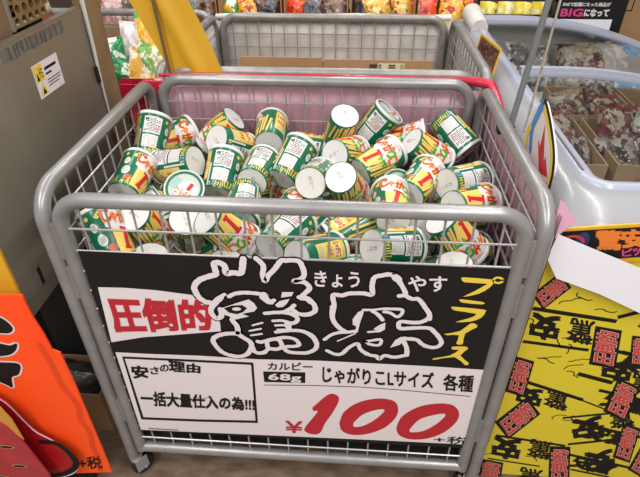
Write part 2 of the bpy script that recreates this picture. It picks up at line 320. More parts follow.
LINE = [[[-68.9,412.1],[37.0,419.5],[146.3,423.1],[234.7,420.5],[388.8,411.2]],2.2]
K68 = [[-68.1,458.7],[25.2,462.8],[24.4,426.8],[-68.1,423.0]]
TXT = [["圧倒的","red",0.045,[[-375.0,660.2],[-162.3,661.9],[-168.6,582.9],[-373.7,563.2]]],["安","black",0.04,[[-367.6,455.5],[-329.8,455.1],[-335.4,416.9],[-370.3,412.3]]],["さ","black",0.03,[[-324.6,452.8],[-304.4,456.4],[-306.6,433.1],[-327.3,428.0]]],["の","black",0.03,[[-299.8,462.4],[-279.9,465.6],[-282.8,443.5],[-303.3,438.5]]],["理由","black",0.04,[[-276.1,480.7],[-208.0,471.1],[-212.1,442.3],[-280.8,442.0]]],["一括大量仕入の為!!!","black",0.04,[[-365.0,366.0],[-95.8,361.7],[-99.0,316.2],[-372.7,312.6]]],["カルビー","black",0.02,[[-55.4,489.3],[41.5,496.0],[41.1,470.6],[-56.9,466.3]]],["68g","white",0.03,[[-56.2,453.0],[15.5,455.3],[14.8,428.1],[-58.0,425.5]]],["じゃがりこLサイズ","black",0.025,[[63.6,487.7],[300.5,483.9],[306.8,431.8],[63.5,433.8]]],["各種","black",0.025,[[321.6,480.4],[385.7,481.6],[390.5,426.9],[328.5,428.5]]],["¥","red",0.02,[[-26.3,283.1],[14.4,283.9],[13.3,237.5],[-28.5,235.0]]],["+税","black",0.01,[[329.1,256.6],[412.0,261.0],[412.2,230.2],[332.3,231.0]]],["きょう","white",0.02,[[49.2,751.4],[132.3,753.1],[133.7,715.2],[48.8,713.0]]],["やす","white",0.02,[[222.5,748.3],[291.8,751.2],[296.8,714.4],[226.0,711.7]]]]
PBOX = [[[478.2,663.8],[517.9,723.3],[549.8,686.9],[510.4,624.8]],[[646.3,468.6],[625.7,586.0],[682.1,576.1],[706.4,457.7]],[[486.9,360.7],[484.3,483.5],[529.1,468.8],[534.5,344.4]],[[726.8,306.7],[721.8,429.3],[779.3,400.1],[787.9,274.1]],[[485.7,241.8],[540.6,345.8],[586.6,283.3],[532.6,173.0]],[[806.9,121.9],[787.0,266.7],[833.1,248.7],[856.2,101.7]],[[683.1,-33.5],[640.1,154.4],[691.7,156.6],[738.8,-30.4]],[[492.7,-47.9],[482.9,79.2],[541.7,67.5],[554.8,-60.5]],[[861.0,71.1],[858.0,188.9],[913.5,150.9],[919.6,29.2]],[[731.5,471.1],[707.2,562.7],[744.3,559.6],[770.3,467.9]]]
PCHR = [["安",[[559.9,535.2],[499.9,545.9],[492.7,614.8],[550.5,604.6]]],["驚",[[634.7,527.4],[578.9,537.4],[568.7,606.6],[622.6,597.1]]],["安",[[577.0,305.3],[518.7,323.9],[515.7,387.9],[572.2,370.2]]],["驚",[[643.1,297.8],[584.4,316.5],[579.4,380.7],[636.2,362.9]]],["安",[[758.0,210.6],[693.1,186.1],[664.6,265.8],[727.6,288.4]]],["驚",[[816.1,256.9],[766.3,238.3],[740.4,303.1],[789.1,320.5]]],["安",[[576.5,80.6],[504.7,94.7],[497.0,182.7],[566.1,169.4]]],["驚",[[657.3,90.8],[593.8,103.2],[584.0,181.9],[645.3,170.1]]],["安",[[749.6,414.1],[685.9,425.7],[673.5,490.3],[735.1,479.2]]],["驚",[[817.1,371.3],[761.3,381.5],[746.3,448.7],[800.2,439.0]]],["安",[[830.1,67.7],[766.8,41.3],[733.8,131.2],[795.3,155.3]]],["驚",[[664.8,-48.0],[597.5,-34.4],[586.9,53.6],[651.8,40.8]]]]
PLIN = [[[[531.1,397.0],[668.5,345.1]],7],[[[631.9,435.5],[715.7,410.5]],8],[[[642.0,272.8],[767.0,306.6]],5],[[[682.5,166.1],[790.0,199.0]],6],[[[499.2,186.5],[678.2,159.1]],6],[[[489.3,626.8],[663.3,601.0]],7],[[[490.7,529.8],[633.4,512.6]],6],[[[701.7,513.8],[747.4,501.3]],5],[[[720.2,54.7],[829.0,28.2]],5],[[[498.2,82.2],[638.4,59.8]],4],[[[661.4,346.4],[735.7,311.4]],3],[[[661.7,612.3],[702.1,631.6]],7]]
PAPER = [[481.2,827.9],[646.1,758.6],[671.1,748.0],[712.5,632.5],[684.6,647.1],[595.0,691.7],[503.6,726.9],[475.5,773.5]]
BANNER = [[489.8,828.7],[646.8,848.4],[676.2,767.0],[510.9,744.3]]
BANNERI = [[491.2,823.3],[649.1,842.1],[672.9,776.2],[508.4,753.9]]
BTXT = [["驚",[[552.4,827.1],[594.5,831.1],[608.1,789.2],[566.0,787.2]]],["安",[[596.2,831.1],[636.2,835.0],[650.0,795.8],[608.4,793.8]]],["ビ",[[609.8,789.3],[626.5,792.4],[631.9,776.5],[615.1,773.4]]],["ッ",[[628.2,792.5],[640.0,794.2],[645.9,777.2],[633.6,776.6]]]]
ORANGE = [[-614.1,699.2],[-555.6,694.8],[-511.1,696.1],[-511.9,671.3],[-509.8,636.3],[-503.0,588.5],[-500.3,544.0],[-485.6,535.9],[-483.6,431.8],[-485.4,255.4],[-487.3,78.0],[-636.4,50.8],[-913.7,-12.5]]
OWAVE = [[[-521.8,557.6],[-515.8,495.8],[-514.1,429.3],[-506.1,394.9],[-498.6,348.0],[-507.2,301.3],[-499.3,249.9],[-508.1,189.8],[-505.6,141.2],[-518.0,84.0]]]
OBLK = [[[-598.9,636.1],[-578.7,634.6],[-567.0,621.4],[-562.7,604.7],[-571.4,592.6],[-587.8,588.6],[-615.0,595.5]],[[-630.7,555.9],[-608.3,557.5],[-588.3,552.9],[-570.5,560.2],[-580.7,538.2],[-604.7,520.9],[-645.8,517.8]],[[-654.9,494.8],[-617.8,497.6],[-588.0,493.5],[-602.5,459.4],[-622.8,447.7],[-633.5,412.3],[-646.4,421.7],[-673.9,447.0]]]
OTXT = [[-561.2,139.6],[-500.4,150.9],[-507.1,94.7],[-572.3,82.5]]
POTATO = [[-699.2,439.1],[-657.9,397.3],[-643.5,373.3],[-617.6,284.2],[-589.2,250.7],[-567.7,223.7],[-549.7,182.7],[-547.1,147.3],[-564.9,113.1],[-599.7,85.4],[-677.4,61.7],[-873.8,18.2]]
POTBLK = [[-614.1,235.7],[-579.2,235.1],[-558.8,203.4],[-551.1,160.4],[-563.4,127.2],[-602.2,94.7],[-644.3,80.2]]
SEED = [[-708.8,397.6],[-656.3,355.2],[-640.3,322.8],[-625.5,256.8],[-617.2,194.3],[-613.0,113.6],[-662.4,59.5],[-861.7,34.5]]
SEEDY = [[-693.5,434.0],[-636.1,407.8],[-625.8,361.8],[-625.2,285.1],[-641.7,318.8],[-659.3,347.5],[-715.1,382.7]]
SEEDS = [[-677.4,255.4],[-674.6,174.7],[-744.0,180.1],[-739.9,117.1]]
PILE = [
[[-0.4049,0.3918,0.7634],[0.7337,-0.3596,-0.2232,-0.5315],"green snack cup with upright label and base down, topmost in the left rear corner"],
[[-0.4048,0.2278,0.7571],[0.149,-0.1495,-0.5949,-0.7756],"green snack cup leaning on the left mesh just behind the front rail, red logo showing"],
[[-0.4167,0.4786,0.7563],[0.1557,0.3638,0.5447,0.7394],"green snack cup wedged right of the topmost rear left cup, logo showing"],
[[-0.2106,0.5518,0.8116],[0.121,-0.8502,-0.3385,0.3846],"green snack cup lying against the rear mesh left of the middle, base to the right"],
[[-0.2306,0.4212,0.8097],[0.4703,-0.7526,0.4597,-0.0316],"green snack cup with white base facing left front, gold panel up, in the rear left"],
[[-0.2648,0.3458,0.7868],[0.5412,0.107,-0.8029,-0.2257],"green snack cup lying with white base to the right, below the rear left cups"],
[[-0.2032,0.2759,0.7357],[0.666,-0.4184,-0.2973,-0.5413],"green snack cup standing base down against the front rail, white nutrition label upright"],
[[-0.2675,0.2683,0.705],[0.1737,0.1335,-0.2891,0.9319],"green snack cup with its printed lid up, just behind the front rail on the left"],
[[-0.1234,0.301,0.7577],[0.5181,-0.5645,-0.4184,-0.4877],"green snack cup with white base to the lower left, beside the upright label cup"],
[[-0.1062,0.4626,0.7793],[0.7022,-0.6341,0.1962,0.2576],"green snack cup with white base forward, yellow panel above, highest left of the middle"],
[[-0.0571,0.3344,0.7468],[0.5637,-0.4725,-0.2092,-0.6444],"green snack cup slanting up to the right in the pile's centre, large white label showing"],
[[-0.0786,0.5518,0.7414],[0.3181,-0.6447,0.4191,-0.5546],"green snack cup lying level at the rear, behind the slanting centre cup"],
[[0.0174,0.2683,0.779],[0.3241,-0.5515,-0.5914,-0.491],"green snack cup pointing its white base straight out, in the centre behind the front rail"],
[[0.0882,0.4959,0.8486],[0.2271,-0.6071,-0.749,-0.1376],"green snack cup with round white base up, at the back right of the middle"],
[[0.1334,0.5433,0.7531],[0.4864,-0.2813,0.1564,-0.8123],"green snack cup highest at the back, base down left, white label and circles"],
[[0.0668,0.3841,0.7939],[0.3279,-0.0759,0.8128,0.4755],"green snack cup with white base left and yellow sticks along it, mid pile"],
[[0.0861,0.2589,0.8031],[0.0625,-0.4581,-0.8091,-0.3628],"green snack cup with round white base above the front rail's middle, sides hidden below"],
[[0.1306,0.3643,0.7566],[0.5029,0.1311,0.5921,0.6159],"green snack cup lying across the middle right, big red logo and yellow sticks up"],
[[0.1997,0.5518,0.7399],[0.7205,0.3026,0.4834,0.3945],"green snack cup at the rear right with yellow sticks, rim to the right"],
[[0.2515,0.4363,0.8101],[0.3588,0.3525,0.8215,0.2684],"green snack cup right of the middle, white base upper left, yellow sticks along it"],
[[0.3375,0.5585,0.82],[0.0012,0.643,-0.5948,0.4825],"green snack cup highest on the right, base to the upper left, white label turned right"],
[[0.3246,0.2909,0.7737],[0.4504,-0.7591,0.1185,-0.4549],"green snack cup lying level by the right mesh with white base to the left"],
[[0.2413,0.2734,0.7513],[0.2348,0.1224,0.647,0.7151],"green snack cup with bright logo leaning right, just behind the rail, right of the middle"],
[[0.3272,0.1989,0.77],[0.298,0.3135,0.7115,0.5538],"green snack cup lying level behind the front rail at the right end, logo up"],
[[0.2009,0.1516,0.7618],[0.2069,-0.2203,0.6597,0.6881],"green snack cup leaning upright behind the rail with big red logo, right of middle"],
[[0.1921,0.4273,0.6522],[0.6767,0.3685,-0.1299,0.6241],"green snack cup with green ringed lid, between two logo cups"],
[[0.1194,0.2489,0.687],[0.5929,-0.7632,0.0545,-0.2512],"green snack cup half hidden under the front rail's middle with teal label edge"],
[[-0.1342,0.2799,0.7474],[0.5034,0.6062,-0.4457,0.4249],"green snack cup hanging base up across the front rail line, left of the middle"],
[[-0.3494,0.0423,0.7156],[0.2967,0.157,-0.3556,-0.8723],"green snack cup in the front left corner behind the mesh, circles and logo showing"],
[[-0.3316,0.1065,0.7842],[0.0016,-0.3377,-0.9048,-0.2593],"green snack cup with tilted white base, second from left behind the front mesh"],
[[-0.2909,0.0574,0.7245],[0.0256,0.8197,-0.5661,-0.0836],"green snack cup with white base up, low at the sign's top edge, leftmost"],
[[-0.3869,0.3005,0.7135],[0.1069,0.693,-0.4501,0.553],"green snack cup slanting down right with white label, behind the left end of the rail"],
[[-0.2195,0.1055,0.7826],[0.1974,-0.809,0.5035,0.23],"green snack cup with broad white base up, left part of the front mesh"],
[[-0.1716,0.0875,0.7989],[0.1498,0.5021,0.795,0.3055],"green snack cup lying with yellow sticks and logo, left middle of the front mesh"],
[[-0.137,0.0475,0.7204],[0.0751,-0.8155,0.5703,0.0637],"green snack cup with white base up at the sign edge, above the black lettering"],
[[-0.2428,0.1445,0.6165],[0.809,-0.1318,0.4589,-0.3427],"green snack cup with pale flavour panel up, low behind the front mesh's left part"],
[[-0.064,0.0564,0.5884],[0.3327,0.0168,-0.003,0.9429],"green snack cup with teal printed lid at the sign's top edge, left of the middle"],
[[-0.0486,0.0748,0.7351],[0.4727,-0.6284,-0.2542,-0.563],"green snack cup tilted right behind the front mesh's middle, white label turned"],
[[-0.0479,0.194,0.7103],[0.1899,0.0293,0.7232,0.6633],"green snack cup with red logo under the middle of the front rail"],
[[-0.003,0.1563,0.6699],[0.6148,-0.6998,-0.0406,-0.3615],"green snack cup squeezed behind the tilted middle cup, rim to the right"],
[[0.0096,0.0373,0.7434],[0.5712,-0.6224,0.5352,0.003],"green snack cup lying low in front with yellow flavour panel and rim to the right"],
[[0.1638,0.2181,0.7268],[0.3777,-0.3057,-0.7479,0.4522],"green snack cup slanting behind the front mesh with yellow sticks and flavour panel"],
[[0.154,0.0639,0.7575],[0.3959,-0.8127,0.1375,-0.4049],"green snack cup lying level behind the front mesh with white base to the left"],
[[0.254,0.1622,0.7292],[0.2824,-0.192,-0.7867,-0.5143],"green snack cup with round white base forward behind the front mesh, right of the middle"],
[[0.1211,0.0519,0.5991],[0.4416,0.0117,0.0185,0.8969],"green snack cup with teal lid just above the sign, in the middle"],
[[0.2897,0.115,0.7962],[0.2265,0.6262,0.7027,0.2505],"green snack cup pointing down right behind the front mesh, red banner and yellow sticks showing"],
[[0.3143,0.0476,0.7365],[0.1348,-0.6715,0.7286,-0.0043],"green snack cup with white base up at the sign's top edge, on the right"],
[[0.3282,0.2494,0.6984],[0.6015,-0.5536,0.5739,-0.049],"green snack cup mostly hidden below the right end of the front rail"],
[[0.3426,0.1595,0.6874],[0.517,-0.6233,0.5855,0.0374],"green snack cup low in the front right corner, mostly hidden"],
[[-0.4165,0.4059,0.6448],[0.6786,0.5326,0.1658,0.4778],"green snack cup glimpsed deep below the rear left cups"],
[[-0.0139,0.3345,0.6941],[0.3627,-0.7812,0.284,0.4214],"green snack cup in the dark gap of the pile's centre"],
[[-0.4004,0.1806,0.6111],[0.3132,0.2864,0.625,-0.6552],""],
[[-0.3826,0.3234,0.6111],[0.6386,0.5519,-0.41,0.3457],"buried green snack cup, a sliver at the sign edge between the two leftmost cups"],
[[-0.298,0.4318,0.6111],[0.3383,0.4286,-0.5375,-0.6426],""],
[[-0.323,0.5519,0.6111],[0.687,0.2594,-0.636,-0.2373],"buried green snack cup in the gap above the printed lid on the left"],
[[-0.3312,0.1115,0.6111],[0.0057,-0.2186,-0.6518,-0.7262],"buried green snack cup, a sliver at the sign edge right of the leftmost white base"],
[[-0.3239,0.2859,0.6111],[0.5391,0.4476,0.5215,0.4869],""],
[[-0.2845,0.3418,0.6112],[0.7252,-0.6323,0.2675,-0.051],""],
[[-0.3078,0.4965,0.6111],[0.3628,0.3641,0.5806,0.6314],""],
[[-0.0792,0.1408,0.6111],[0.5434,-0.677,0.1178,0.4821],"shaded green snack cup low at the sign edge under the tilted middle cup"],
[[-0.0628,0.2942,0.6111],[0.6071,0.3447,-0.5948,-0.3985],"shaded green snack cup behind the mesh, left of the tilted middle cup"],
[[-0.1834,0.4393,0.6111],[0.51,-0.0269,0.687,-0.517],"shaded green snack cup right under the front rail, left of its middle"],
[[-0.1808,0.481,0.6111],[0.5509,0.0043,0.6842,0.478],"shaded green snack cup just above the front rail between label cup and centre"],
[[-0.0376,0.1579,0.6111],[0.6603,0.6537,0.2128,0.3022],""],
[[0.0496,0.3323,0.6111],[0.5853,0.1051,-0.6794,0.4299],""],
[[-0.0099,0.3833,0.6111],[0.1201,0.4463,0.5206,0.7179],"shaded green snack cup just above the rail below the two round white bases"],
[[-0.0566,0.5554,0.6111],[0.6678,0.5229,0.4371,0.2992],""],
[[0.0653,0.1451,0.6111],[0.0765,0.6822,-0.0852,0.7222],""],
[[0.0731,0.2364,0.6111],[0.5278,0.4797,0.4925,0.4988],"buried green snack cup glimpsed above the sign's middle, left of the level cup"],
[[0.1489,0.4608,0.6111],[0.7064,0.6856,-0.0509,-0.1683],""],
[[0.0803,0.4944,0.6111],[0.0664,0.5629,0.3912,0.725],"buried green snack cup in the gap left of the upright logo cup"],
[[0.2023,0.1477,0.6111],[0.6934,-0.2766,0.6294,-0.2156],"buried green snack cup at the sign edge, left of the rightmost white base"],
[[0.2763,0.2148,0.6111],[0.1077,-0.4705,0.5013,0.7182],"buried green snack cup right behind the lid end of the level front cup"],
[[0.3419,0.3928,0.6111],[0.4073,-0.6561,-0.2053,0.6012],"buried green snack cup, a sliver above the rail left of the right end cup"],
[[0.286,0.5647,0.6111],[0.7323,0.4806,-0.4783,0.063],""],
[[0.4048,0.1738,0.6112],[0.3655,0.3129,-0.6121,0.6275],"buried green snack cup in the front right corner at the sign edge"],
[[0.3841,0.3572,0.6111],[0.4996,-0.0939,-0.6811,0.5271],"shaded green snack cup between the level front cup and the down-pointing right cup"],
[[0.4081,0.3865,0.611],[0.6543,-0.6552,0.0551,0.3736],"shaded green snack cup just above the rail under the bright logo cup"],
[[0.4382,0.5519,0.6111],[0.1456,0.6801,-0.1007,-0.7115],""]]
# ------------------------------------------------------------------ setting
flo = mat('floor_vinyl', '#8a7563', 0.36, col2='#655242', scale=14, stretch=(1, 2.2, 1))
tag(MB().box(-3, 3, -2, 3.6, -0.05, 0).build('floor', flo), kind='structure')
tag(MB().box(-3, 3, 3.6, 3.7, 0, 2.9).build('wall_back', mat('back_wall', '#8a8078', 0.8)), kind='structure')

# ------------------------------------------------------------------ mesh carts
def mesh_cart(name, loc, label, a, D, zr, zback, m, cat='cart', front=True, casters=True, zs=None, bx=None):
    """a: half width of gate and back panel, D depth, zr height of the front rail"""
    root = empty(name, loc); tag(root, label, cat)
    b = bx or a+0.031; zs = zs or zr+0.007; z0 = 0.128; r = 0.0145; wr = 0.0023
    def panel(pname, y, zt, skip=None):
        p = MB().tube(fillet([(-a, y, z0+0.045), (-a, y, zt), (a, y, zt), (a, y, z0+0.045)], 0.055, 8), r, 14)
        p.tube([(-a, y, z0+0.045), (-a, y, z0-0.01)], r, 14); p.tube([(a, y, z0+0.045), (a, y, z0-0.01)], r, 14)
        o = p.build(pname, m, root, 40)
        MB().tube([(-a, y, z0+0.045), (a, y, z0+0.045)] if False else [(-a, y, z0), (a, y, z0)], r, 14).build('bottom_rail', m, o, 40)
        g = MB(); x = -a+0.04
        while x < a-0.02: g.tube([(x, y, z0), (x, y, zt)], wr, 6); x += 0.05
        z = zt-0.06; k = 0
        while z > z0+0.02: g.tube([(-a, y-0.004, z), (a, y-0.004, z)], wr, 6); z -= 0.05
        tag(g.build('wire_grid', M['wire'], o), kind='stuff')
        return o
    if front: panel('front_gate', 0.0, zr)
    panel('back_panel', D, zback)
    for s in (-1, 1):
        x = s*b
        sp = MB().tube(fillet([(x, 0, 0.072), (x, 0, zs), (x, D, zs), (x, D, 0.072)], 0.06, 8), r, 14)
        sp = sp.build('side_panel', m, root, 40)
        MB().tube([(x, 0, 0.16), (x, D, 0.16)], r, 14).build('bottom_rail', m, sp, 40)
        g = MB(); y = 0.05
        while y < D-0.02: g.tube([(x, y, 0.16), (x, y, zs)], wr, 6); y += 0.05
        z = zs-0.06
        while z > 0.18: g.tube([(x-s*0.004, 0, z), (x-s*0.004, D, z)], wr, 6); z -= 0.05
        tag(g.build('wire_grid', M['wire'], sp), kind='stuff')
        if front:
            # hinge between gate tube and post
            for zz in (zr-0.09, zr-0.19, zr-0.60):
                h = MB(); h.box(min(s*a, x), max(s*a, x), 0.001, 0.006, zz-0.035, zz+0.035)
                h.tube([((s*a+x)/2, -0.004, zz-0.04), ((s*a+x)/2, -0.004, zz+0.04)], 0.005, 8)
                h.build('hinge', m, root)
    MB().box(-a, a, 0.01, D-0.01, 0.150, 0.156).build('base_plate', M['dark'], root)
    if casters:
        for sx in (-1, 1):
            for y in (0.0, D):
                c = MB(); x = sx*(b-0.004); c.tube([(x, y, 0.066), (x, y, 0.076)], 0.016, 12)
                c.box(x-0.016, x-0.013, y-0.012, y+0.022, 0.026, 0.072); c.box(x+0.013, x+0.016, y-0.012, y+0.022, 0.026, 0.072)
                c.tube([(x-0.018, y+0.012, 0.029), (x+0.018, y+0.012, 0.029)], 0.005, 8)
                tw = Matrix.Translation((x, y, 0)) @ Matrix.Rotation(math.radians(38*sx), 4, 'Z') @ Matrix.Translation((-x, -y, 0))
                c.v = [tuple(tw @ Vector(v)) for v in c.v]; co = c.build('caster', M['wire'], root)
                Mw = tw @ Matrix.Translation((x, y+0.012, 0.031)) @ Matrix.Rotation(math.pi/2, 4, 'Y')
                MB().lathe([(0.004, -0.012), (0.025, -0.012), (0.030, -0.008), (0.031, 0), (0.030, 0.008), (0.025, 0.012), (0.004, 0.012)], 20, Mw).build('wheel', M['rubber'], co, 40)
    return root
cart = mesh_cart('mesh_cart', (0, 0, 0), 'grey tubular mesh cart heaped with green snack cups behind a price sign', 0.415, 0.6, 0.885, 0.897, M['tube'], zs=0.8905, bx=0.4463)
MB().box(-0.425, 0.425, 0.012, 0.588, 0.548, 0.572).build('raised_deck', M['card_d'], cart)
for s in (-1, 1):
    g = MB(); g.tube([(s*0.442, 0.02, 0.54), (s*0.442, 0.58, 0.54)], 0.006, 8); g.build('deck_rail', M['wire'], cart)
cart2 = mesh_cart('mesh_cart', (0.012, 0.665, 0), 'grey mesh cart directly behind the cup cart, lined with white plastic', 0.425, 0.665, 0.899, 0.892, M['tube2'], zs=0.893, bx=0.458)
MB().box(-0.43, 0.43, 0.012, 0.655, 0.60, 0.615).build('raised_deck', M['card_d'], cart2)
cart3 = mesh_cart('mesh_cart', (-0.935, 0.86, 0), 'grey mesh cart of snack bags behind the steel cabinet', 0.425, 0.66, 0.86, 0.862, M['tube2'], zs=0.70, front=False)
MB().box(-0.43, 0.43, 0.012, 0.65, 0.67, 0.685).build('raised_deck', M['card_d'], cart3)

# plastic linings
def sheet(name, path, z0, z1, m, thick=0.0012, wave=0.004, seed=1, nz=8, step=0.02):
    """upright wavy film along a plan path"""
    rnd = random.Random(seed); pts = []
    for i in range(len(path)-1):
        a, b = Vector(path[i]), Vector(path[i+1]); n = max(1, int((b-a).length/step))
        for j in range(n): pts.append(a.lerp(b, j/n))
    pts.append(Vector(path[-1])); mb = MB(); k = len(pts); vs = []; nr = []
    for i, p in enumerate(pts):
        t = (pts[min(i+1, k-1)]-pts[max(i-1, 0)]).normalized(); nr.append(Vector((-t.y, t.x)))
    for sd in (0, 1):
        for j in range(nz+1):
            for i, p in enumerate(pts):
                q = p + nr[i]*((math.sin(i*0.9+j*0.3+seed)*0.5+math.sin(i*0.37+seed*2))*wave*0.5 + sd*thick)
                vs.append((q.x, q.y, z0+(z1-z0)*j/nz))
    N = k*(nz+1); fs = []
    for j in range(nz):
        for i in range(k-1):
            a = j*k+i; fs.append((a, a+1, a+k+1, a+k)); fs.append((N+a, N+a+k, N+a+k+1, N+a+1))
    for i in range(k-1):
        for j in (0, nz): a = j*k+i; fs.append((a, N+a, N+a+1, a+1) if j == 0 else (a, a+1, N+a+1, N+a))
    mb.add(vs, fs); return mb
ps = sheet('lining', [(-0.43, 0.624), (0.40, 0.624), (0.452, 0.622), (0.470, 0.60), (0.470, 0.02)], 0.20, 0.872, M['pink'], seed=3, wave=0.003).build('plastic_sheet', M['pink'], None, True)
tag(ps, 'pink plastic sheet lining the back and right of the cup cart', 'plastic sheet')
hem = MB().tube([(-0.43, 0.634, 0.896), (-0.3, 0.634, 0.900), (-0.1, 0.634, 0.899), (0.0, 0.634, 0.901), (0.2, 0.634, 0.899), (0.38, 0.634, 0.898), (0.43, 0.632, 0.895), (0.466, 0.618, 0.890), (0.474, 0.57, 0.878), (0.475, 0.50, 0.868), (0.475, 0.42, 0.862)], [0.005, 0.006, 0.005, 0.006, 0.005, 0.007, 0.013, 0.014, 0.011, 0.006, 0.003], 8)
hem.build('red_hem', M['redfilm'], ps, 60)
rc_ = sheet('film', [(-0.4745, 0.50), (-0.4745, 0.60), (-0.462, 0.627), (-0.42, 0.630)], 0.79, 0.888, M['redfilm'], seed=5, wave=0.004); rc_.build('red_corner_film', M['redfilm'], ps, True)
tagp = MB().prism([(0.468, 0.90), (0.505, 0.858), (0.470, 0.805)], 0.03, 0.0312); tagp.build('torn_corner', mat('pink_film', '#dba7bd', 0.4), ps)
ws = sheet('lining', [(-0.452+0.012, 0.69), (-0.452+0.012, 1.352), (0.462+0.012, 1.352), (0.487, 1.34), (0.487, 0.69)], 0.25, 0.872, M['clear'], seed=8, wave=0.006).build('plastic_sheet', M['clear'], None, True)
tag(ws, 'creased white plastic sheet lining the second mesh cart', 'plastic sheet')
MB().tube([(-0.44, 1.350, 0.888), (-0.3, 1.350, 0.892), (-0.1, 1.350, 0.889), (0.1, 1.350, 0.893), (0.3, 1.350, 0.889), (0.46, 1.350, 0.892)], [0.010, 0.012, 0.010, 0.012, 0.010, 0.012], 8).build('rolled_edge', M['clear'], ws, 60)

# cardboard carton standing in the second cart
cb = empty('cardboard_box', (0.0, 0.80, 0.615)); tag(cb, 'long brown cardboard box standing inside the second mesh cart', 'box')
zt = 0.897-0.615
c_ = MB(); c_.box(-0.235, 0.333, 0, 0.005, 0, zt-0.006)
c_.build('front_wall', M['card'], cb)
MB().box(-0.235, 0.009, -0.0045, -0.0005, 0.06, zt+0.004).build('flap', M['card'], cb)
MB().box(0.016, 0.333, -0.0045, -0.0005, 0.06, zt).build('flap', M['card'], cb)
c_ = MB(); c_.box(-0.235, -0.23, 0.005, 0.20, 0, zt-0.15); c_.box(0.328, 0.333, 0.005, 0.20, 0, zt-0.15); c_.box(-0.23, 0.328, 0.195, 0.20, 0, zt-0.15); c_.box(-0.23, 0.328, 0.005, 0.195, 0, 0.005)
c_.build('box_walls', M['card'], cb)
lb = flat_print([[(175, zt*1000-36), (253, zt*1000-36), (253, zt*1000-8), (175, zt*1000-8)]], -0.0055); lab = lb.build('price_label', M['pale'], cb)
pl = []
for i in range(5):
    z = zt*1000-12-i*5
    pl += [[(150, z-3), (172, z-3), (172, z), (150, z)], [(177, z-3), (184, z-3), (184, z), (177, z)], [(206, z-3), (226, z-3), (226, z), (206, z)], [(240, z-2), (251, z-2), (251, z-0.5), (240, z-0.5)]]
flat_print(pl, -0.0065).build('label_print', M['ink'], lab)

# ------------------------------------------------------------------ price sign on the gate
sg = empty('price_sign', (0, 0, 0)); tag(sg, 'large black and white paper price sign across the front of the cup cart', 'sign')
sv = [(-0.3975, -0.006, 0.776), (0.4085, -0.006, 0.771), (0.418, -0.006, 0.212), (-0.4005, -0.006, 0.204)]
bd = MB(); bd.add(sv+[(x, -0.0035, z) for x, y, z in sv], [(0, 3, 2, 1), (4, 5, 6, 7), (0, 1, 5, 4), (1, 2, 6, 5), (2, 3, 7, 6), (3, 0, 4, 7)])
bd.build('board', M['black'], sg)
def layer(name, polys, m, k): return flat_print(polys, -0.006-0.0006*k).build(name, M[m], sg)
fl = layer('white_banner', [FLAG], 'white', 1)
layer('white_panel', [WHITE], 'white', 1)
rnd = random.Random(5); blk = []; wht = []; nrb = 0
for pts, wd in RIB:
    q = smoothline(pts, 5)
    blk += ribbon(q, wd*1.75); wht += [nrb] + ribbon(q, wd*1.12, rag=0.10, rnd=rnd); nrb += 1
layer('brush_border', blk, 'ink', 2)  # printed black border under the white brush strokes
layer('brush_outline', wht+[z_ for i, p in enumerate(WPOLY) for z_ in (nrb+i, p)], 'white', 3.2)
layer('brush_counter', BPOLY, 'ink', 5); layer('brush_dot', EPOLY, 'white', 5.5)
layer('yellow_lettering', [smoothline(p+[p[0]], 2)[:-1] for p in YPOLY]+ribbon(YRING[0], YRING[1]), 'yellow', 2)
def ringfill(o, i):
    out = []; n = 48
    def res(p):
        p = smoothline(p+[p[0]], 6); L = [0]
        for k in range(1, len(p)): L.append(L[-1]+math.hypot(p[k][0]-p[k-1][0], p[k][1]-p[k-1][1]))
        return p, L
    def byang(p):
        cx = sum(a for a, b in i)/len(i); cz = sum(b for a, b in i)/len(i); P_, L = res(p); r_ = []
        for k in range(n):
            t = L[-1]*k/n; j = max(q for q in range(len(L)) if L[q] <= t+1e-9); j = min(j, len(P_)-2); u = (t-L[j])/max(L[j+1]-L[j], 1e-6)
            r_.append((P_[j][0]*(1-u)+P_[j+1][0]*u, P_[j][1]*(1-u)+P_[j+1][1]*u))
        return r_
    A, B = byang(o), byang(i)
    # align starts
    k0 = min(range(n), key=lambda k: math.hypot(B[k][0]-A[0][0], B[k][1]-A[0][1])); B = B[k0:]+B[:k0]
    for k in range(n):
        j = (k+1) % n; out.append([A[k], A[j], B[j], B[k]])
    return out
reds = [smoothline(R1+[R1[0]], 4)[:-1]]
for o_, i_ in R0: reds += ringfill(o_, i_)
layer('price_numerals', reds, 'red', 2)
bx = []
for k in range(len(BOXO)):
    j = (k+1) % len(BOXO); bx.append([BOXO[k], BOXO[j], BOXI[j], BOXI[k]])
layer('reason_box', bx, 'ink', 2)
layer('rule_line', ribbon(LINE[0], LINE[1]), 'ink', 2)
layer('weight_panel', [K68], 'ink', 2)
tx = {'red': [], 'black': [], 'white': []}
for t, c, b, q in TXT: tx[c] += textquad(t, q, b)
layer('red_lettering', tx['red'], 'red', 3); layer('black_lettering', tx['black'], 'ink', 3); layer('white_lettering', tx['white'], 'white', 3)
sw = ribbon(smoothline([(-366, 343), (-350, 338), (-320, 339), (-302, 347), (-285, 352)], 4), 1.6)+ribbon(smoothline([(-240, 354), (-215, 353), (-195, 360)], 4), 1.6)
fine = []
rf = random.Random(2); x = -375
while x < -300: wd = rf.uniform(2, 5); fine.append([(x, 216), (x+wd, 216), (x+wd, 220), (x, 220)]); x += wd+1.5
layer('fine_print', fine, 'ink', 3); layer('swash', sw, 'cgrey', 3)

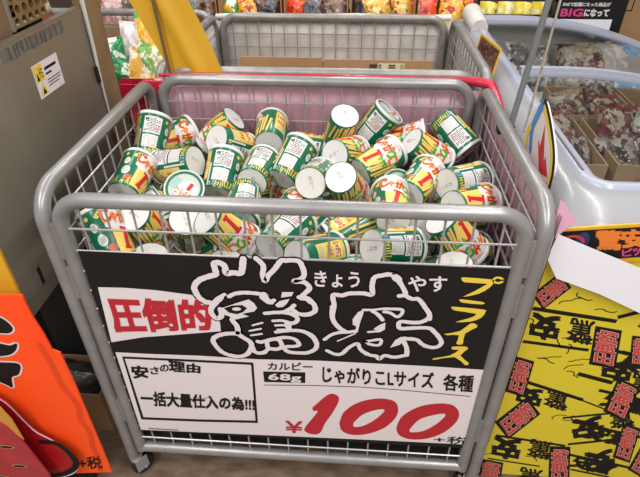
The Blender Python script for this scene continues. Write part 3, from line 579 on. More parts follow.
# ------------------------------------------------------------------ snack cups
H_, RB_, RT_ = 0.115, 0.0362, 0.0425
SM = 0.6283   # print units per degree of the wall
KH = H_/0.104   # print units to cup height
def rad(h): return RB_+(RT_-RB_)*h/H_
def wrap(layers, mats):
    """layers: list of (polys [(s mm,h mm)], material index, level) bent round the cup wall"""
    mb = MB()
    for polys, mi, lev in layers:
        mb.m = mi; off = 0.00022*(lev+1)
        bm = bmesh.new(); sub = 0.0
        for p in polys:
            if isinstance(p, int): sub = p*2e-5; continue
            n = len(p); ar = sum(p[i-1][0]*p[i][1]-p[i][0]*p[i-1][1] for i in range(n))
            if ar < 0: p = p[::-1]
            vs = [bm.verts.new((a, b, sub)) for a, b in p]
            tris = [tuple(range(n))] if n <= 4 else [t if _ccw(p, t) else tuple(reversed(t)) for t in tessellate_polygon([[Vector((a, b, 0)) for a, b in p]])]
            for t in tris:
                try: bm.faces.new([vs[i] for i in t])
                except ValueError: pass
        if bm.verts:
            lo = min(v.co.x for v in bm.verts); hi = max(v.co.x for v in bm.verts); s = math.floor(lo/5)*5+5
            while s < hi:
                bmesh.ops.bisect_plane(bm, geom=bm.verts[:]+bm.edges[:]+bm.faces[:], plane_co=(s, 0, 0), plane_no=(1, 0, 0), dist=1e-4); s += 5
        bm.verts.index_update(); vs = []
        for v in bm.verts:
            a = math.radians(v.co.x/SM); h = v.co.y/1000*KH; r = rad(h)+off+v.co.z; vs.append((r*math.cos(a), r*math.sin(a), h))
        mb.add(vs, [[v.index for v in f.verts] for f in bm.faces]); bm.free()
    return mb
def rct(x0, x1, z0, z1): return [(x0, z0), (x1, z0), (x1, z1), (x0, z1)]
def make_cup():
    wall = MB()
    wall.lathe([(RB_-0.002, 0.0022), (RB_-0.0003, 0.0), (RB_, 0.0004), (rad(0.03), 0.03), (rad(0.06), 0.06), (rad(0.106), 0.106), (RT_-0.0006, H_-0.0075)], 36)
    root = wall.build('snack_cup', M['green'], None, 35)
    b = MB(); b.lathe([(0.0001, 0.0021), (0.020, 0.0018), (RB_-0.0006, 0.0012)], 36); b.f = [tuple(reversed(f)) for f in b.f]
    base = b.build('base_disc', M['cupwhite'], root, 40)
    # date print on the base, seen from below
    dp = MB(); rr = random.Random(4)
    for row, (z, n, hgt) in enumerate(((3.2, 9, 3.0), (-1.6, 6, 3.0))):
        x = -15 if row == 0 else -15
        for i in range(n):
            if i % 4 != 3: 
                wd = rr.uniform(1.1, 2.0)
                q = [(x, z), (x+wd, z), (x+wd, z+hgt), (x, z+hgt)]
                dp.add([(-a/1000, c/1000, 0.0012) for a, c in q], [(0, 1, 2, 3)])
            x += 3.2
    dp.build('date_stamp', M['cgrey'], base)
    l = MB(); l.lathe([(RT_-0.0008, H_-0.0085), (RT_+0.0012, H_-0.0075), (RT_+0.0016, H_-0.0025), (RT_+0.0006, H_), (RT_-0.0014, H_-0.0005), (RT_-0.0022, H_-0.0025)], 36)
    rim = l.build('lid_rim', M['cupwhite'], root, 40)
    l = MB(); l.lathe([(RT_-0.0021, H_-0.0024), (0.018, H_-0.0018), (0.0001, H_-0.0016)], 36)
    film = l.build('lid_film', M['lid'], root, 40)
    lp = MB()
    def addp(polys, mi, z):
        lp.m = mi; o = flat_print(polys, 0)
        lp.add([(v[0]*1.1, v[2]*1.1, z+H_-0.104-v[1]) for v in o.v], o.f)
    ring = [[(a[0], a[1]), (b_[0], b_[1]), (d[0], d[1]), (c[0], c[1])] for a, b_, c, d in ((((36*math.cos(t), 36*math.sin(t))), ((36*math.cos(t2), 36*math.sin(t2))), ((31.5*math.cos(t), 31.5*math.sin(t))), ((31.5*math.cos(t2), 31.5*math.sin(t2)))) for t, t2 in ((2*math.pi*i/36, 2*math.pi*(i+1)/36) for i in range(36)))]
    addp(ring, 0, 0.1026)
    addp([disc2(-8, 4, 21, 24, 24)], 1, 0.1027)
    addp(textbox('じゃがりこ', -29, 14, 4, 17, 0.05), 2, 0.1030); addp(textbox('じゃがりこ', -29, 14, 4, 17, 0.01), 3, 0.1032)
    addp([[(-14, -16), (-6, -16), (-4, 1), (-12, 1)]], 3, 0.1029)
    addp([rct(12, 29, z, z+2) for z in (-14, -9, -4, 1, 6)], 4, 0.1028)
    lp.build('lid_print', [M['green'], M['cwhite'], M['lime'], M['cred'], M['teal']], film)
    rr = random.Random(11)
    # nutrition label
    bars = []; z = 86
    for i in range(9):
        x = -14; end = 15 if i % 3 else 8
        if i in (3, 6): x = -9
        while x < end: wd = rr.uniform(3, 8); bars.append(rct(x, min(x+wd, end+1), z-1.5, z)); x += wd+1.2
        z -= 3.7
    bars2 = []; z = 43
    for i in range(6):
        x = -15
        while x < 13: wd = rr.uniform(3, 9); bars2.append(rct(x, min(x+wd, 14), z-1.0, z)); x += wd+1.2
        z -= 4.3
    tube_teeth = []
    s = -22
    while s < 64:
        hh = rr.uniform(6, 17); tl = rr.uniform(-2.5, 2.5); tube_teeth.append([(s, 5), (s+2.6, 5), (s+2.2+tl, 5+hh), (s+0.4+tl, 5+hh)])
        if rr.random() < 0.6: tube_teeth.append(disc2(s+tl+1.3, 6+hh, 2.2, 1.8, 7))
        if rr.random() < 0.4: tube_teeth.append([(s-1, 9), (s+4.5, 10), (s+4.5, 12), (s-1, 11)])
        s += rr.uniform(4.6, 7.5)
    nl = wrap([([rct(-20, 19, 51, 90), rct(-19, 17, 18, 47)], 0, 0), (bars, 1, 1), ([rct(x, x+3, 80, 86) for x in (-17, -12.5)]+[rct(-18, -15, 55, 58)], 1, 1), ([rct(4, 16, 62, 64)], 2, 2), (bars2, 3, 1),
               (tube_teeth, 4, 1), ([disc2(-16, 11, 4, 4.5)], 5, 2)], None)
    nl.build('nutrition_label', [M['cwhite'], M['ink'], M['cred'], M['cgrey'], M['lime'], M['cblue']], root)
    cl = wrap([([disc2(37, 66, 6.5, 9, 20), disc2(42, 40, 9, 11, 20)], 0, 0), ([rct(33, 41, z, z+1) for z in (63, 66, 69)]+[rct(36, 48, z, z+1) for z in (36, 39, 42, 45)], 1, 1),
               ([disc2(31, 86, 4, 4), disc2(50, 82, 4, 3), [(44, 84), (54, 92), (57, 90), (47, 81)]], 2, 0), ([disc2(54, 22, 8, 7)], 3, 1)], None)
    cl.build('round_badge', [M['cwhite'], M['cgreen'], M['lime'], M['corange']], root)
    # front logo
    cloud = smoothline([(56, 60), (60, 82), (72, 95), (95, 96), (118, 92), (127, 74), (124, 56), (108, 46), (88, 50), (70, 52), (56, 60)], 3)[:-1]
    chars = []; cols = (2, 4, 2, 3, 4); lay = []
    for i, ch in enumerate('じゃがりこ'):
        x0 = 57+i*14; z0 = 72-i*3.5; sz = (15, 17) if ch != 'ゃ' else (11, 12)
        lay.append((textbox(ch, x0, x0+sz[0], z0-4, z0+sz[1]+2, 0.10), 1, 3))
    for i, ch in enumerate('じゃがりこ'):
        x0 = 57+i*14; z0 = 72-i*3.5; sz = (15, 17) if ch != 'ゃ' else (11, 12)
        lay.append((textbox(ch, x0, x0+sz[0], z0-4, z0+sz[1]+2, 0.05), cols[i], 4))
    sticks = []; edges = []
    for i, (s0, z0, hh) in enumerate(((104, 4, 40), (111, 8, 46), (121, 5, 62), (129, 12, 60), (139, 8, 50))):
        q = [(s0, z0), (s0+4.2, z0), (s0+13.2, z0+hh), (s0+9, z0+hh+1)]
        sticks.append(q); edges.append([(s0+4.2, z0), (s0+5.6, z0), (s0+14.4, z0+hh), (s0+13.2, z0+hh)])
    lg = wrap([(sticks, 5, 0), (edges, 6, 0), ([cloud], 0, 1), ([[(62, 5), (98, 5), (112, 40), (104, 54), (64, 54)]], 5, 0.5),
               ([[(74, 12), (88, 9), (90, 15), (86, 16), (93, 46), (98, 45), (99, 51), (80, 55), (79, 49), (84, 48), (77, 17), (75, 18)]], 2, 2),
               (textbox('サラダ', 97, 122, 36, 50, 0.06), 3, 2), (textbox('Calbee', 88, 110, 88, 94, 0.02), 7, 2)]+lay, None)
    lg.build('logo_print', [M['cwhite'], M['stick'], M['cred'], M['cgreen'], M['corange'], M['stick'], M['stickd'], M['cpink']], root)
    # gold flavour panel
    fp = wrap([([rct(-66, -31, 22, 92)], 0, 0), ([rct(-64, -33, 24, 40)], 1, 1), ([rct(-60, -36, 62, 84)], 4, 1), (textbox('じゃがりこ', -62, -35, 66, 80, 0.04), 2, 2), (textbox('サラダ', -60, -40, 46, 58, 0.02), 2, 2),
               ([rct(-62, -38, z, z+1.2) for z in (27, 31, 35)], 3, 2), ([rct(-29, -25, 6, 60)], 5, 0)], None)
    fp.build('flavour_panel', [M['lime'], M['pale'], M['cred'], M['stickd'], M['pale'], M['cwhite']], root)
    root.rotation_mode = 'QUATERNION'
    return root
cup0 = make_cup()
for i, (loc, q, lab) in enumerate(PILE):
    c = cup0 if i == 0 else copy_tree(cup0)
    c.location = loc; c.rotation_quaternion = Quaternion(q)
    if lab: tag(c, lab, 'snack cup', 'snack cups heaped in the mesh cart')
    else: tag(c, 'green snack cup buried under the top layer of the pile', 'snack cup', 'buried snack cups in the mesh cart')
# ------------------------------------------------------------------ steel cabinet on the left
cab = empty('steel_cabinet', (-0.86, 0.28, 0)); tag(cab, 'brushed steel cabinet with a yellow warning sticker, left of the cup cart', 'cabinet')
ox, oy = 0.86, -0.28
b = MB(); b.box(-1.16+ox, -0.563+ox, 0.012+oy, 0.60+oy, 0.585, 0.985); b.build('body', M['dark'], cab)
# side plate with a bent top edge and slots
b = MB(); b.box(-0.563+ox, -0.56+ox, 0.006+oy, 0.552+oy, 0.578, 1.086); b.box(-0.575+ox, -0.56+ox, 0.006+oy, 0.552+oy, 1.0865, 1.0895)
b.build('side_plate', M['steel'], cab)
sl = MB(); sl.box(-0.5602+ox, -0.5592+ox, 0.072+oy, 0.082+oy, 0.615, 0.66); sl.build('slot', M['dark'], cab)
b = MB(); b.box(-1.16+ox, -0.561+ox, 0.0+oy, 0.006+oy, 0.578, 1.086); b.build('front_plate', M['yel2'], cab)
b = MB(); b.box(-1.16+ox, -0.575+ox, 0.02+oy, 0.60+oy, 0.985, 0.99); b.build('top_plate', M['steel'], cab)
b = MB(); b.box(-0.58+ox, -0.552+ox, 0.556+oy, 0.636+oy, 0.60, 1.30); b.build('corner_post', M['tan'], cab)
b = MB(); b.tube([(-0.556+ox, 0.558+oy, 1.12), (-0.554+ox, 0.553+oy, 1.0), (-0.555+ox, 0.551+oy, 0.93), (-0.556+ox, 0.553+oy, 0.78)], [0.006, 0.005, 0.004, 0.003], 8)
b.build('clear_edge_film', M['clear'], cab, 60)
b = MB(); b.box(-0.5596+ox, -0.553+ox, 0.538+oy, 0.552+oy, 0.905, 0.945); b.build('latch', M['rubber'], cab)
# residue of removed tape along the top
rr = random.Random(6); b = MB(); y = 0.205
while y < 0.45:
    wd = rr.uniform(0.012, 0.03); zc = rr.uniform(-0.003, 0.003); b.box(-0.5599+ox, -0.5593+ox, y+oy, min(y+wd, 0.45)+oy, 1.056+zc, 1.080+zc*0.5); y += wd-0.002
b.build('tape_residue', M['residue'], cab)
st = MB(); st.box(-0.5598+ox, -0.5588+ox, 0.282+oy, 0.388+oy, 0.957, 1.026); sto = st.build('warning_sticker', M['white'], cab)
def on_side(polys, x, m, name, par):
    mb = MB()
    for p in polys:
        n = len(p); ar = sum(p[i-1][0]*p[i][1]-p[i][0]*p[i-1][1] for i in range(n))
        if ar < 0: p = p[::-1]
        mb.add([(x+ox, a+oy, z) for a, z in p], [tuple(t) if _ccw(p, t) else tuple(reversed(t)) for t in tessellate_polygon([[Vector((a, z, 0)) for a, z in p]])])
    return mb.build(name, m, par)
on_side([rct(0.284, 0.318, 0.990, 1.024), [(0.287, 0.961), (0.318, 0.961), (0.3025, 0.987)]], -0.5584, M['yellow'], 'warning_field', sto)
on_side([[(0.288, 0.993), (0.299, 0.993), (0.2935, 1.010)], rct(0.303, 0.305, 0.995, 1.018), rct(0.300, 0.308, 1.006, 1.008), rct(0.310, 0.316, 0.996, 0.998), rct(0.310, 0.316, 1.004, 1.006), rct(0.310, 0.316, 1.012, 1.014), rct(0.310, 0.3115, 0.996, 1.016),
         [(0.2955, 0.9635), (0.3095, 0.9635), (0.3025, 0.978)]], -0.5581, M['ink'], 'warning_mark', sto)
on_side([rct(0.325, 0.375, 1.006, 1.012), rct(0.325, 0.35, 0.996, 1.000), rct(0.325, 0.382, 0.984, 0.986), rct(0.325, 0.38, 0.978, 0.980), rct(0.325, 0.37, 0.972, 0.974)], -0.5584, M['ink'], 'warning_text', sto)
for sx in (-1.14, -0.60):
    for sy in (0.04, 0.56):
        MB().box(sx-0.018+ox, sx+0.018+ox, sy-0.018+oy, sy+0.018+oy, 0, 0.585).build('leg', M['dark'], cab)
MB().box(-1.15+ox, -0.59+ox, 0.30+oy, 0.58+oy, 0.02, 0.56).build('lower_panel', M['rubber'], cab)
# perforated plate behind the top edge
pf = MB(); n = 16; Mp = Matrix.Translation((-0.583, 0.325, 1.104)) @ Matrix.Rotation(math.radians(90), 4, 'Z')
c = 0.026
for i in range(5):
    for j in range(8):
        cx, cz = i*c+(c/2 if j % 2 else 0), j*c*0.87
        vs = []
        for k in range(n):
            t = 2*math.pi*k/n; vs.append(Mp @ Vector((cx+0.0085*math.cos(t), 0, cz+0.0085*math.sin(t))))
        for k in range(n):
            t = 2*math.pi*k/n; s = max(abs(math.cos(t)), abs(math.sin(t))); vs.append(Mp @ Vector((cx+c/2*math.cos(t)/s, 0, cz+c*0.435*math.sin(t)/s)))
        for k in range(n): vs.append(Mp @ Vector((cx+0.0085*math.cos(2*math.pi*k/n), 0.012, cz+0.0085*math.sin(2*math.pi*k/n))))
        pf.add(vs, [(k, (k+1) % n, n+(k+1) % n, n+k) for k in range(n)] + [(k, 2*n+k, 2*n+(k+1) % n, (k+1) % n) for k in range(n)])
po = pf.build('perforated_plate', mat('perforated_metal', '#8f7750', 0.4, 0.3, var=0.25, scale=14)); tag(po, 'yellowish perforated metal plate standing behind the steel cabinet top', 'plate')
bk = MB(); bk.box(-0.02, 0.14, 0.03, 0.034, -0.112, 0.20, Mp); bk.build('backing', M['dark'], po)
bk = MB(); bk.tube([Mp @ Vector((-0.018, 0.006, -0.014)), Mp @ Vector((-0.018, 0.006, 0.20))], 0.008, 8); bk.tube([Mp @ Vector((-0.018, 0.006, -0.008)), Mp @ Vector((0.14, 0.006, -0.008))], 0.006, 8); bk.build('edge_frame', M['steel'], po, 60)

db = MB(); db.box(-0.80, -0.585, 0.03, 0.30, 0.9905, 1.30); tag(db.build('dark_box', M['card_d']), 'dark brown box on top of the steel cabinet, beside the perforated plate', 'box')
# orange poster and the two printed boards in front of the cabinet
def board(name, poly, y, m, th=0.004, label=None, cat='poster'):
    o = MB().prism([(a/1000, b/1000) for a, b in poly], y, y+th).build(name, m)
    if label: tag(o, label, cat)
    return o
op = board('orange_poster', ORANGE, -0.05, M['orange'], 0.004, 'fluorescent orange poster with torn edge and black brush strokes, left of the cup cart')
flat_print(ribbon(smoothline(OWAVE[0] if len(OWAVE) == 1 else OWAVE, 5), 14), -0.0506).build('wavy_line', M['orange_d'], op)
bl = []; wl = []
for p in OBLK:
    q = smoothline([tuple(a) for a in p]+[tuple(p[0])], 3); bl.append(q[:-1]); wl += ribbon(q, 8)
flat_print(wl, -0.0506).build('brush_outline', M['white'], op); flat_print(bl, -0.0512).build('brush_stroke', M['ink'], op)
flat_print(textquad('+税', OTXT, 0.02), -0.0512).build('lettering', M['ink'], op)
pt = board('potato_board', smoothline([tuple(a) for a in POTATO], 3), -0.072, M['purple'], 0.004, 'dark red cut-out board with black curved edge, in front of the orange poster')
flat_print(ribbon(smoothline([tuple(a) for a in POTATO[1:11]], 4), 5), -0.0726).build('white_edge', M['white'], pt)
flat_print(ribbon(smoothline([tuple(a) for a in POTBLK], 4), 17), -0.0732).build('black_curve', M['ink'], pt)
sd = board('melon_board', smoothline([tuple(a) for a in SEED], 3), -0.102, M['seedred'], 0.004, 'red printed board with dark seeds and yellow rim, frontmost in the lower left corner')
MB().prism([(a/1000, b/1000) for a, b in SEEDY], -0.1005, -0.098).build('yellow_rim', M['melon'], sd)
flat_print([disc2(a, b_, 20, 7) for a, b_ in SEEDS], -0.1026).build('seed_rim', M['seedrim'], sd)
flat_print([disc2(a, b_, 16, 4.5) for a, b_ in SEEDS], -0.1032).build('seed', M['ink'], sd)
# stand that carries the boards
st = empty('board_stand', (-0.62, -0.04, 0)); tag(st, 'dark floor stand hidden behind the orange poster', 'stand')
MB().box(-0.18, 0.06, 0.0, 0.02, 0, 0.03).build('foot', M['dark'], st); MB().box(-0.04, -0.02, 0.0, 0.01, 0.03, 0.60).build('upright', M['dark'], st)
MB().box(-0.16, 0.05, -0.058, 0.0, 0.03, 0.036).build('ledge', M['dark'], st)

# carton with a plastic bag under the cabinet
ct = empty('cardboard_box', (-0.70, 0.19, 0)); tag(ct, 'small open cardboard box on the floor between cabinet and cup cart', 'box')
def open_box(root, wx, wy, h, m, t=0.004, print_=None):
    b = MB(); b.box(-wx/2, wx/2, -wy/2, -wy/2+t, 0, h); b.build('front_wall', m, root)
    b = MB(); b.box(-wx/2, wx/2, wy/2-t, wy/2, 0, h); b.build('rear_wall', m, root)
    for s in (-1, 1):
        b = MB(); b.box(min(s*wx/2, s*(wx/2-t)), max(s*wx/2, s*(wx/2-t)), -wy/2+t, wy/2-t, 0, h); b.build('end_wall', m, root)
    MB().box(-wx/2+t, wx/2-t, -wy/2+t, wy/2-t, 0, t).build('bottom', m, root)
open_box(ct, 0.26, 0.14, 0.165, M['card'])
_bagc = {}
def bag_mesh(w_, h, t, seed, nu=14, nv=16, crumple=0.012):
    rnd = random.Random(seed); ph = [rnd.uniform(0, 6.3) for _ in range(8)]; fr = [rnd.uniform(8, 26) for _ in range(8)]
    mb = MB()
    for sd in (-1, 1):
        vs = []
        for j in range(nv+1):
            for i in range(nu+1):
                u = i/nu*2-1; v = j/nv*2-1
                th = t/2*max(0, 1-u**4)**0.7*max(0, 1-abs(v)**3.2)**0.8
                x = u*w_/2*(1-0.10*max(0, 1-v*v)); z = (v+1)*h/2
                cr_ = crumple*(math.sin(fr[0]*u+fr[1]*v*0.5+ph[0])+math.sin(fr[2]*v+fr[3]*u*0.6+ph[1])*0.8+math.sin(fr[4]*(u+v)*0.7+ph[2])*0.6)*0.33
                edge = min(1, (1-abs(u))*5)*min(1, (1-abs(v))*5)
                vs.append((x+cr_*0.3*edge, sd*th+cr_*edge*(0.3+th/t)+0.004*math.sin(3*v+ph[3])*(1-abs(v)), z))
        fs = []
        for j in range(nv):
            for i in range(nu):
                a = j*(nu+1)+i; f = (a, a+1, a+nu+2, a+nu+1); fs.append(f if sd < 0 else f[::-1])
        mb.add(vs, fs)
    return mb
def bag(w_, h, t, seed, m, loc, rot, label, cat='snack bag', group=None, name='snack_bag', crumple=0.012):
    o = bag_mesh(w_, h, t, seed, crumple=crumple).build(name, m, None, True); o.location = loc; o.rotation_euler = rot
    tag(o, label, cat, group); 
    k = 22
    for z0 in (h*0.985, -0.01):
        vs = []; cr = MB()
        for i in range(k+1): vs += [(-w_/2+w_*i/k, 0.0012*(i % 2), z0), (-w_/2+w_*i/k, 0.0012*(i % 2), z0+0.012)]
        cr.add(vs, [(2*i, 2*i+2, 2*i+3, 2*i+1) for i in range(k)]); cr.build('crimped_end', m, o)
    return o
filmd = mat('clear_dark_film', '#55504c', 0.15, 0.2, bump=0.6, scale=40)
bag(0.22, 0.10, 0.09, 77, filmd, (-0.70, 0.19, 0.10), (0.15, 0.1, 0), 'crumpled clear plastic bag in the small floor box', 'plastic bag', name='plastic_bag', crumple=0.03)

# yellow sheet and thin rod at the left rear corner of the cup cart
ys = empty('yellow_sheet', (-0.36, 0.655, 0.80)); tag(ys, 'yellow plastic sheet hanging diagonally behind the cup cart, left rear corner', 'sheet')
b = MB(); nI, nJ = 10, 20; TLq, TRq, BRq, BLq = Vector((-0.60, 0, 1.36)), Vector((-0.50, 0, 1.36)), Vector((-0.245, 0, 0.868)), Vector((-0.392, 0, 0.868))
for sdq in (0, 1):
    vs = []
    for j in range(nJ+1):
        v = j/nJ
        for i in range(nI+1):
            u = i/nI; p = (TLq*(1-u)+TRq*u)*(1-v)+(BLq*(1-u)+BRq*u)*v
            p = p+Vector((math.sin(math.pi*v)*0.035*u, 0, 0))
            fold = -0.012*math.exp(-((u-0.45-0.1*v)/0.10)**2)
            vs.append((p.x+0.36, fold+sdq*0.0015+0.006*math.sin(3*u+2*v), p.z-0.80))
    N = (nI+1)*(nJ+1); fs = []
    for j in range(nJ):
        for i in range(nI):
            a = j*(nI+1)+i; f = (a, a+nI+1, a+nI+2, a+1); fs.append(f if sdq == 0 else f[::-1])
    b.add(vs, fs)
b.build('sheet', M['yel2'], ys, True)
MB().tube([(-0.398, 0.642, 0.87), (-0.412, 0.642, 1.09), (-0.428, 0.642, 1.36)], 0.0045, 10).build('thin_rod', mat('brown_rod', '#6a5136', 0.5), None, 60)
tag(bpy.data.objects['thin_rod'], 'thin brown rod standing in front of the yellow sheet', 'rod')

# snack bags in the left cart
LB = [('white and pink snack bag at the back of the left cart', ['#e8dcd8', '#d9b8bd', '#efe9e4'], (-0.695, 1.10, 0.775), 0.12, 0.14, 0.1),
      ('white snack bag with printed table in the left cart', ['#e9e2de', '#e0d4d2', '#cfa8a8'], (-0.655, 1.02, 0.775), 0.10, 0.155, -0.1),
      ('orange and green snack bag in the left cart', ['#f0a52c', '#f4c84a', '#4ba84a', '#f3ead8'], (-0.60, 1.03, 0.80), 0.12, 0.16, 0.2),
      ('green snack bag with white label in the left cart', ['#157a3d', '#1f8a4a', '#dfe6dc', '#157a3d'], (-0.70, 0.92, 0.755), 0.13, 0.15, 0.35),
      ('yellow and white snack bag lowest in the left cart', ['#e8b04a', '#efe3cf', '#c98b3c', '#f0d9a0'], (-0.625, 0.93, 0.73), 0.13, 0.14, -0.2),
      ('pale green snack bag beside the yellow sheet in the left cart', ['#7fae5a', '#f0e6c8', '#e9c24a'], (-0.56, 0.93, 0.74), 0.11, 0.15, 0.1)]
for i, (lab, cols, loc, w_, h, rz) in enumerate(LB):
    bag(w_, h, 0.05, 20+i, patchy('bag_print', cols, 26), loc, (-0.5, 0.1*(-1)**i, rz), lab, group='snack bags in the left cart')
rb = empty('red_crate', (-0.63, 0.895, 0.685)); tag(rb, 'small red crate at the near edge of the left cart', 'crate')
open_box(rb, 0.24, 0.06, 0.10, M['redfilm'])
for i, (x, y, cols, nm) in enumerate(((-0.66, 0.50, ['#d8b48a', '#e8d8c8', '#b05a4a'], 'beige'),)):
    bag(0.16, 0.14, 0.06, 80+i, patchy('bag_print', cols, 24), (x, y, 0.995), (-0.12, 0, 1.3+0.2*i), f'{nm} snack bag lying on top of the steel cabinet', group='snack bags on the steel cabinet')

# ------------------------------------------------------------------ freezer
FX0, FX1, FY0, FY1 = 0.512, 1.56, 0.066, 1.68
def archz(x): return -0.33*max(0.0, x-0.72)**2
def ring(ix, iy, z, rc, arch=1.0):
    x0, x1, y0, y1 = FX0+ix, FX1-ix, FY0+iy, FY1-iy*1.25; pts = []
    def edge(a, b, n):
        for k in range(n): pts.append((a[0]+(b[0]-a[0])*k/n, a[1]+(b[1]-a[1])*k/n))
    def corner(cx, cy, a0):
        for k in range(6):
            t = a0+math.pi/2*k/6; pts.append((cx+rc*math.cos(t), cy+rc*math.sin(t)))
    edge((x0+rc, y0), (x1-rc, y0), 20); corner(x1-rc, y0+rc, -math.pi/2)
    edge((x1, y0+rc), (x1, y1-rc), 8); corner(x1-rc, y1-rc, 0)
    edge((x1-rc, y1), (x0+rc, y1), 20); corner(x0+rc, y1-rc, math.pi/2)
    edge((x0, y1-rc), (x0, y0+rc), 8); corner(x0+rc, y0+rc, math.pi)
    return [(x, y, z+arch*archz(x)) for x, y in pts]
frz = empty('chest_freezer', (0, 0, 0)); tag(frz, 'white chest freezer with curved glass lids, right of the cup cart', 'freezer')
def loft(rings, name, m, parent, sm=40):
    mb = MB(); n = len(rings[0]); mb.add([v for r in rings for v in r], [(i*n+j, i*n+(j+1) % n, (i+1)*n+(j+1) % n, (i+1)*n+j) for i in range(len(rings)-1) for j in range(n)])
    return mb.build(name, m, parent, sm)
loft([ring(0.02, 0.02, 0.0, 0.05, 0), ring(0.02, 0.02, 0.08, 0.05, 0), ring(0.004, 0.004, 0.10, 0.05, 0), ring(0.0, 0.0, 0.50, 0.05, 0.3), ring(0, 0, 0.748, 0.05)], 'body', M['frz'], frz)
loft([ring(0.0, 0.0, 0.748, 0.05), ring(-0.004, -0.006, 0.752, 0.055), ring(-0.004, -0.006, 0.782, 0.06), ring(0.002, 0.004, 0.806, 0.07), ring(0.018, 0.03, 0.828, 0.075), ring(0.04, 0.066, 0.8415, 0.075), ring(0.056, 0.094, 0.8465, 0.06), ring(0.060, 0.100, 0.8435, 0.055)], 'shoulder', M['frz'], frz, 60)
loft([ring(0.060, 0.100, 0.8435, 0.055), ring(0.064, 0.104, 0.851, 0.05), ring(0.070, 0.108, 0.853, 0.05), ring(0.088, 0.124, 0.850, 0.03), ring(0.092, 0.128, 0.846, 0.028), ring(0.094, 0.130, 0.835, 0.026)], 'lid_frame', M['frame'], frz, 50)
loft([ring(0.094, 0.130, 0.835, 0.026), ring(0.10, 0.134, 0.82, 0.02), ring(0.10, 0.134, 0.40, 0.02, 0.2)], 'inner_wall', M['inner'], frz)
MB().box(FX0+0.08, FX1-0.08, FY0+0.12, FY1-0.14, 0.38, 0.40).build('tub_floor', M['inner'], frz)
gx0, gx1 = FX0+0.093, FX1-0.093
def lid(y0, y1, dz, tint):
    mb = MB(); n = 28; vs = []
    for z_ in (0, 0.004):
        for y in (y0, y1):
            for i in range(n+1): x = gx0+(gx1-gx0)*i/n; vs.append((x, y, 0.843+dz+z_+archz(x)))
    k = n+1; fs = []
    for i in range(n):
        fs.append((i, k+i, k+i+1, i+1)); fs.append((2*k+i, 2*k+i+1, 3*k+i+1, 3*k+i)); fs.append((i, i+1, 2*k+i+1, 2*k+i)); fs.append((k+i, 3*k+i, 3*k+i+1, k+i+1))
    mb.add(vs, fs)
    lo = mb.build('glass_lid', M['glass'], frz, 30)
    for y, wd, hh, m in ((y0, 0.022, 0.016, M['frame']), (y1-0.022, 0.022, 0.014, M['frame']) if y1 < 1.2 else (y1-0.085, 0.085, 0.016, M['frame'])):
        if y < FY0+0.2 and y == y0: continue
        f_ = MB(); vs = []
        for i in range(n+1):
            x = gx0+(gx1-gx0)*i/n; z = 0.841+dz+archz(x)
            vs += [(x, y, z), (x, y+wd, z), (x, y+wd, z+hh), (x, y, z+hh)]
        fs = [(4*i+a, 4*i+4+a, 4*i+4+(a+1) % 4, 4*i+(a+1) % 4) for i in range(n) for a in range(4)]
        f_.add(vs, fs); f_.build('lid_rail', m, lo, 30)
    return lo
lid(FY0+0.128, 0.862, 0.0, 0); lid(0.846, FY1-0.158, 0.009, 0)
MB().box(FX0+0.068, FX0+0.0725, FY0+0.16, FY0+0.36, 0.8525, 0.856).build('groove', M['pole'], frz)

# cartons and foil packs inside
packs = [patchy('pack_a', ['#4a1c1f', '#968c80', '#5a2426', '#7d705c', '#2e2220', '#6a6662'], 36, 0.12, 0.8), patchy('pack_b', ['#9a948d', '#6b6a68', '#4a2526', '#b4aea6', '#504f4e'], 38, 0.1, 0.8),
         patchy('pack_c', ['#5f2225', '#7d3431', '#a0967f', '#3a1d1e'], 34, 0.14, 0.8), patchy('pack_d', ['#a59d8d', '#8a754f', '#5d2725', '#9d978d'], 36, 0.14, 0.8)]
blue = patchy('pack_blue', ['#4aa0cf', '#6db6dc', '#c6c6c6', '#4aa0cf', '#9a9a9c'], 18, 0.15)
kb = mat('freezer_carton', '#a98a6a', 0.8, var=0.1, scale=10)
spots = [(0.713, 0.715, 0.185, 'the nearer left carton'), (0.945, 0.715, 0.225, 'the nearer middle carton'),
         (0.915, 1.030, 0.235, 'the farther left carton'), (1.165, 1.030, 0.235, 'the farther right carton')]
words_ = ['dark red foil pack', 'silver grey foil pack', 'red and cream foil pack', 'beige foil pack']
cred = mat('carton_red', '#a5615a', 0.7)
seed = 100
for ci, (x, y, cw, wd) in enumerate(spots):
    cx = empty('cardboard_carton', (x, y, 0.40), math.radians(-1.5)); tag(cx, f'open cardboard carton of foil packs under the freezer glass, {wd}', 'carton', 'cartons inside the freezer')
    dep = 0.325 if y < 0.9 else 0.27; open_box(cx, cw, dep, 0.30, kb)
    flat_print([rct(-55, -5, 215, 262), rct(15, 60, 222, 258)], -dep/2-0.0005).build('carton_print', cred, cx)
    for k in range(4):
        if (ci, k) in ((0, 1), (0, 3), (1, 0), (3, 0), (3, 1), (3, 2), (3, 3)) and not (ci == 3 and k == 0): continue
        if k == 3 and y > 0.9: continue
        a, b_ = (-1 if k % 2 else 1), (-1 if k < 2 else 1); rr = random.Random(seed); q = (k+ci*3) % 4
        ps_ = cw*0.235
        bag(cw*0.5, 0.15, 0.06, seed, packs[q], (x+a*ps_, y+b_*dep*0.22-0.05, 0.605+0.02*(b_ > 0)+rr.uniform(0, 0.02)), (-0.85+rr.uniform(-.2, .2), rr.uniform(-.2, .2), rr.uniform(-.25, .25)),
            f"{words_[q]}, {'back' if b_ > 0 else 'front'} {'right' if a > 0 else 'left'} in {wd} of the freezer", 'foil pack', 'foil packs in the freezer', 'foil_pack', 0.02); seed += 1
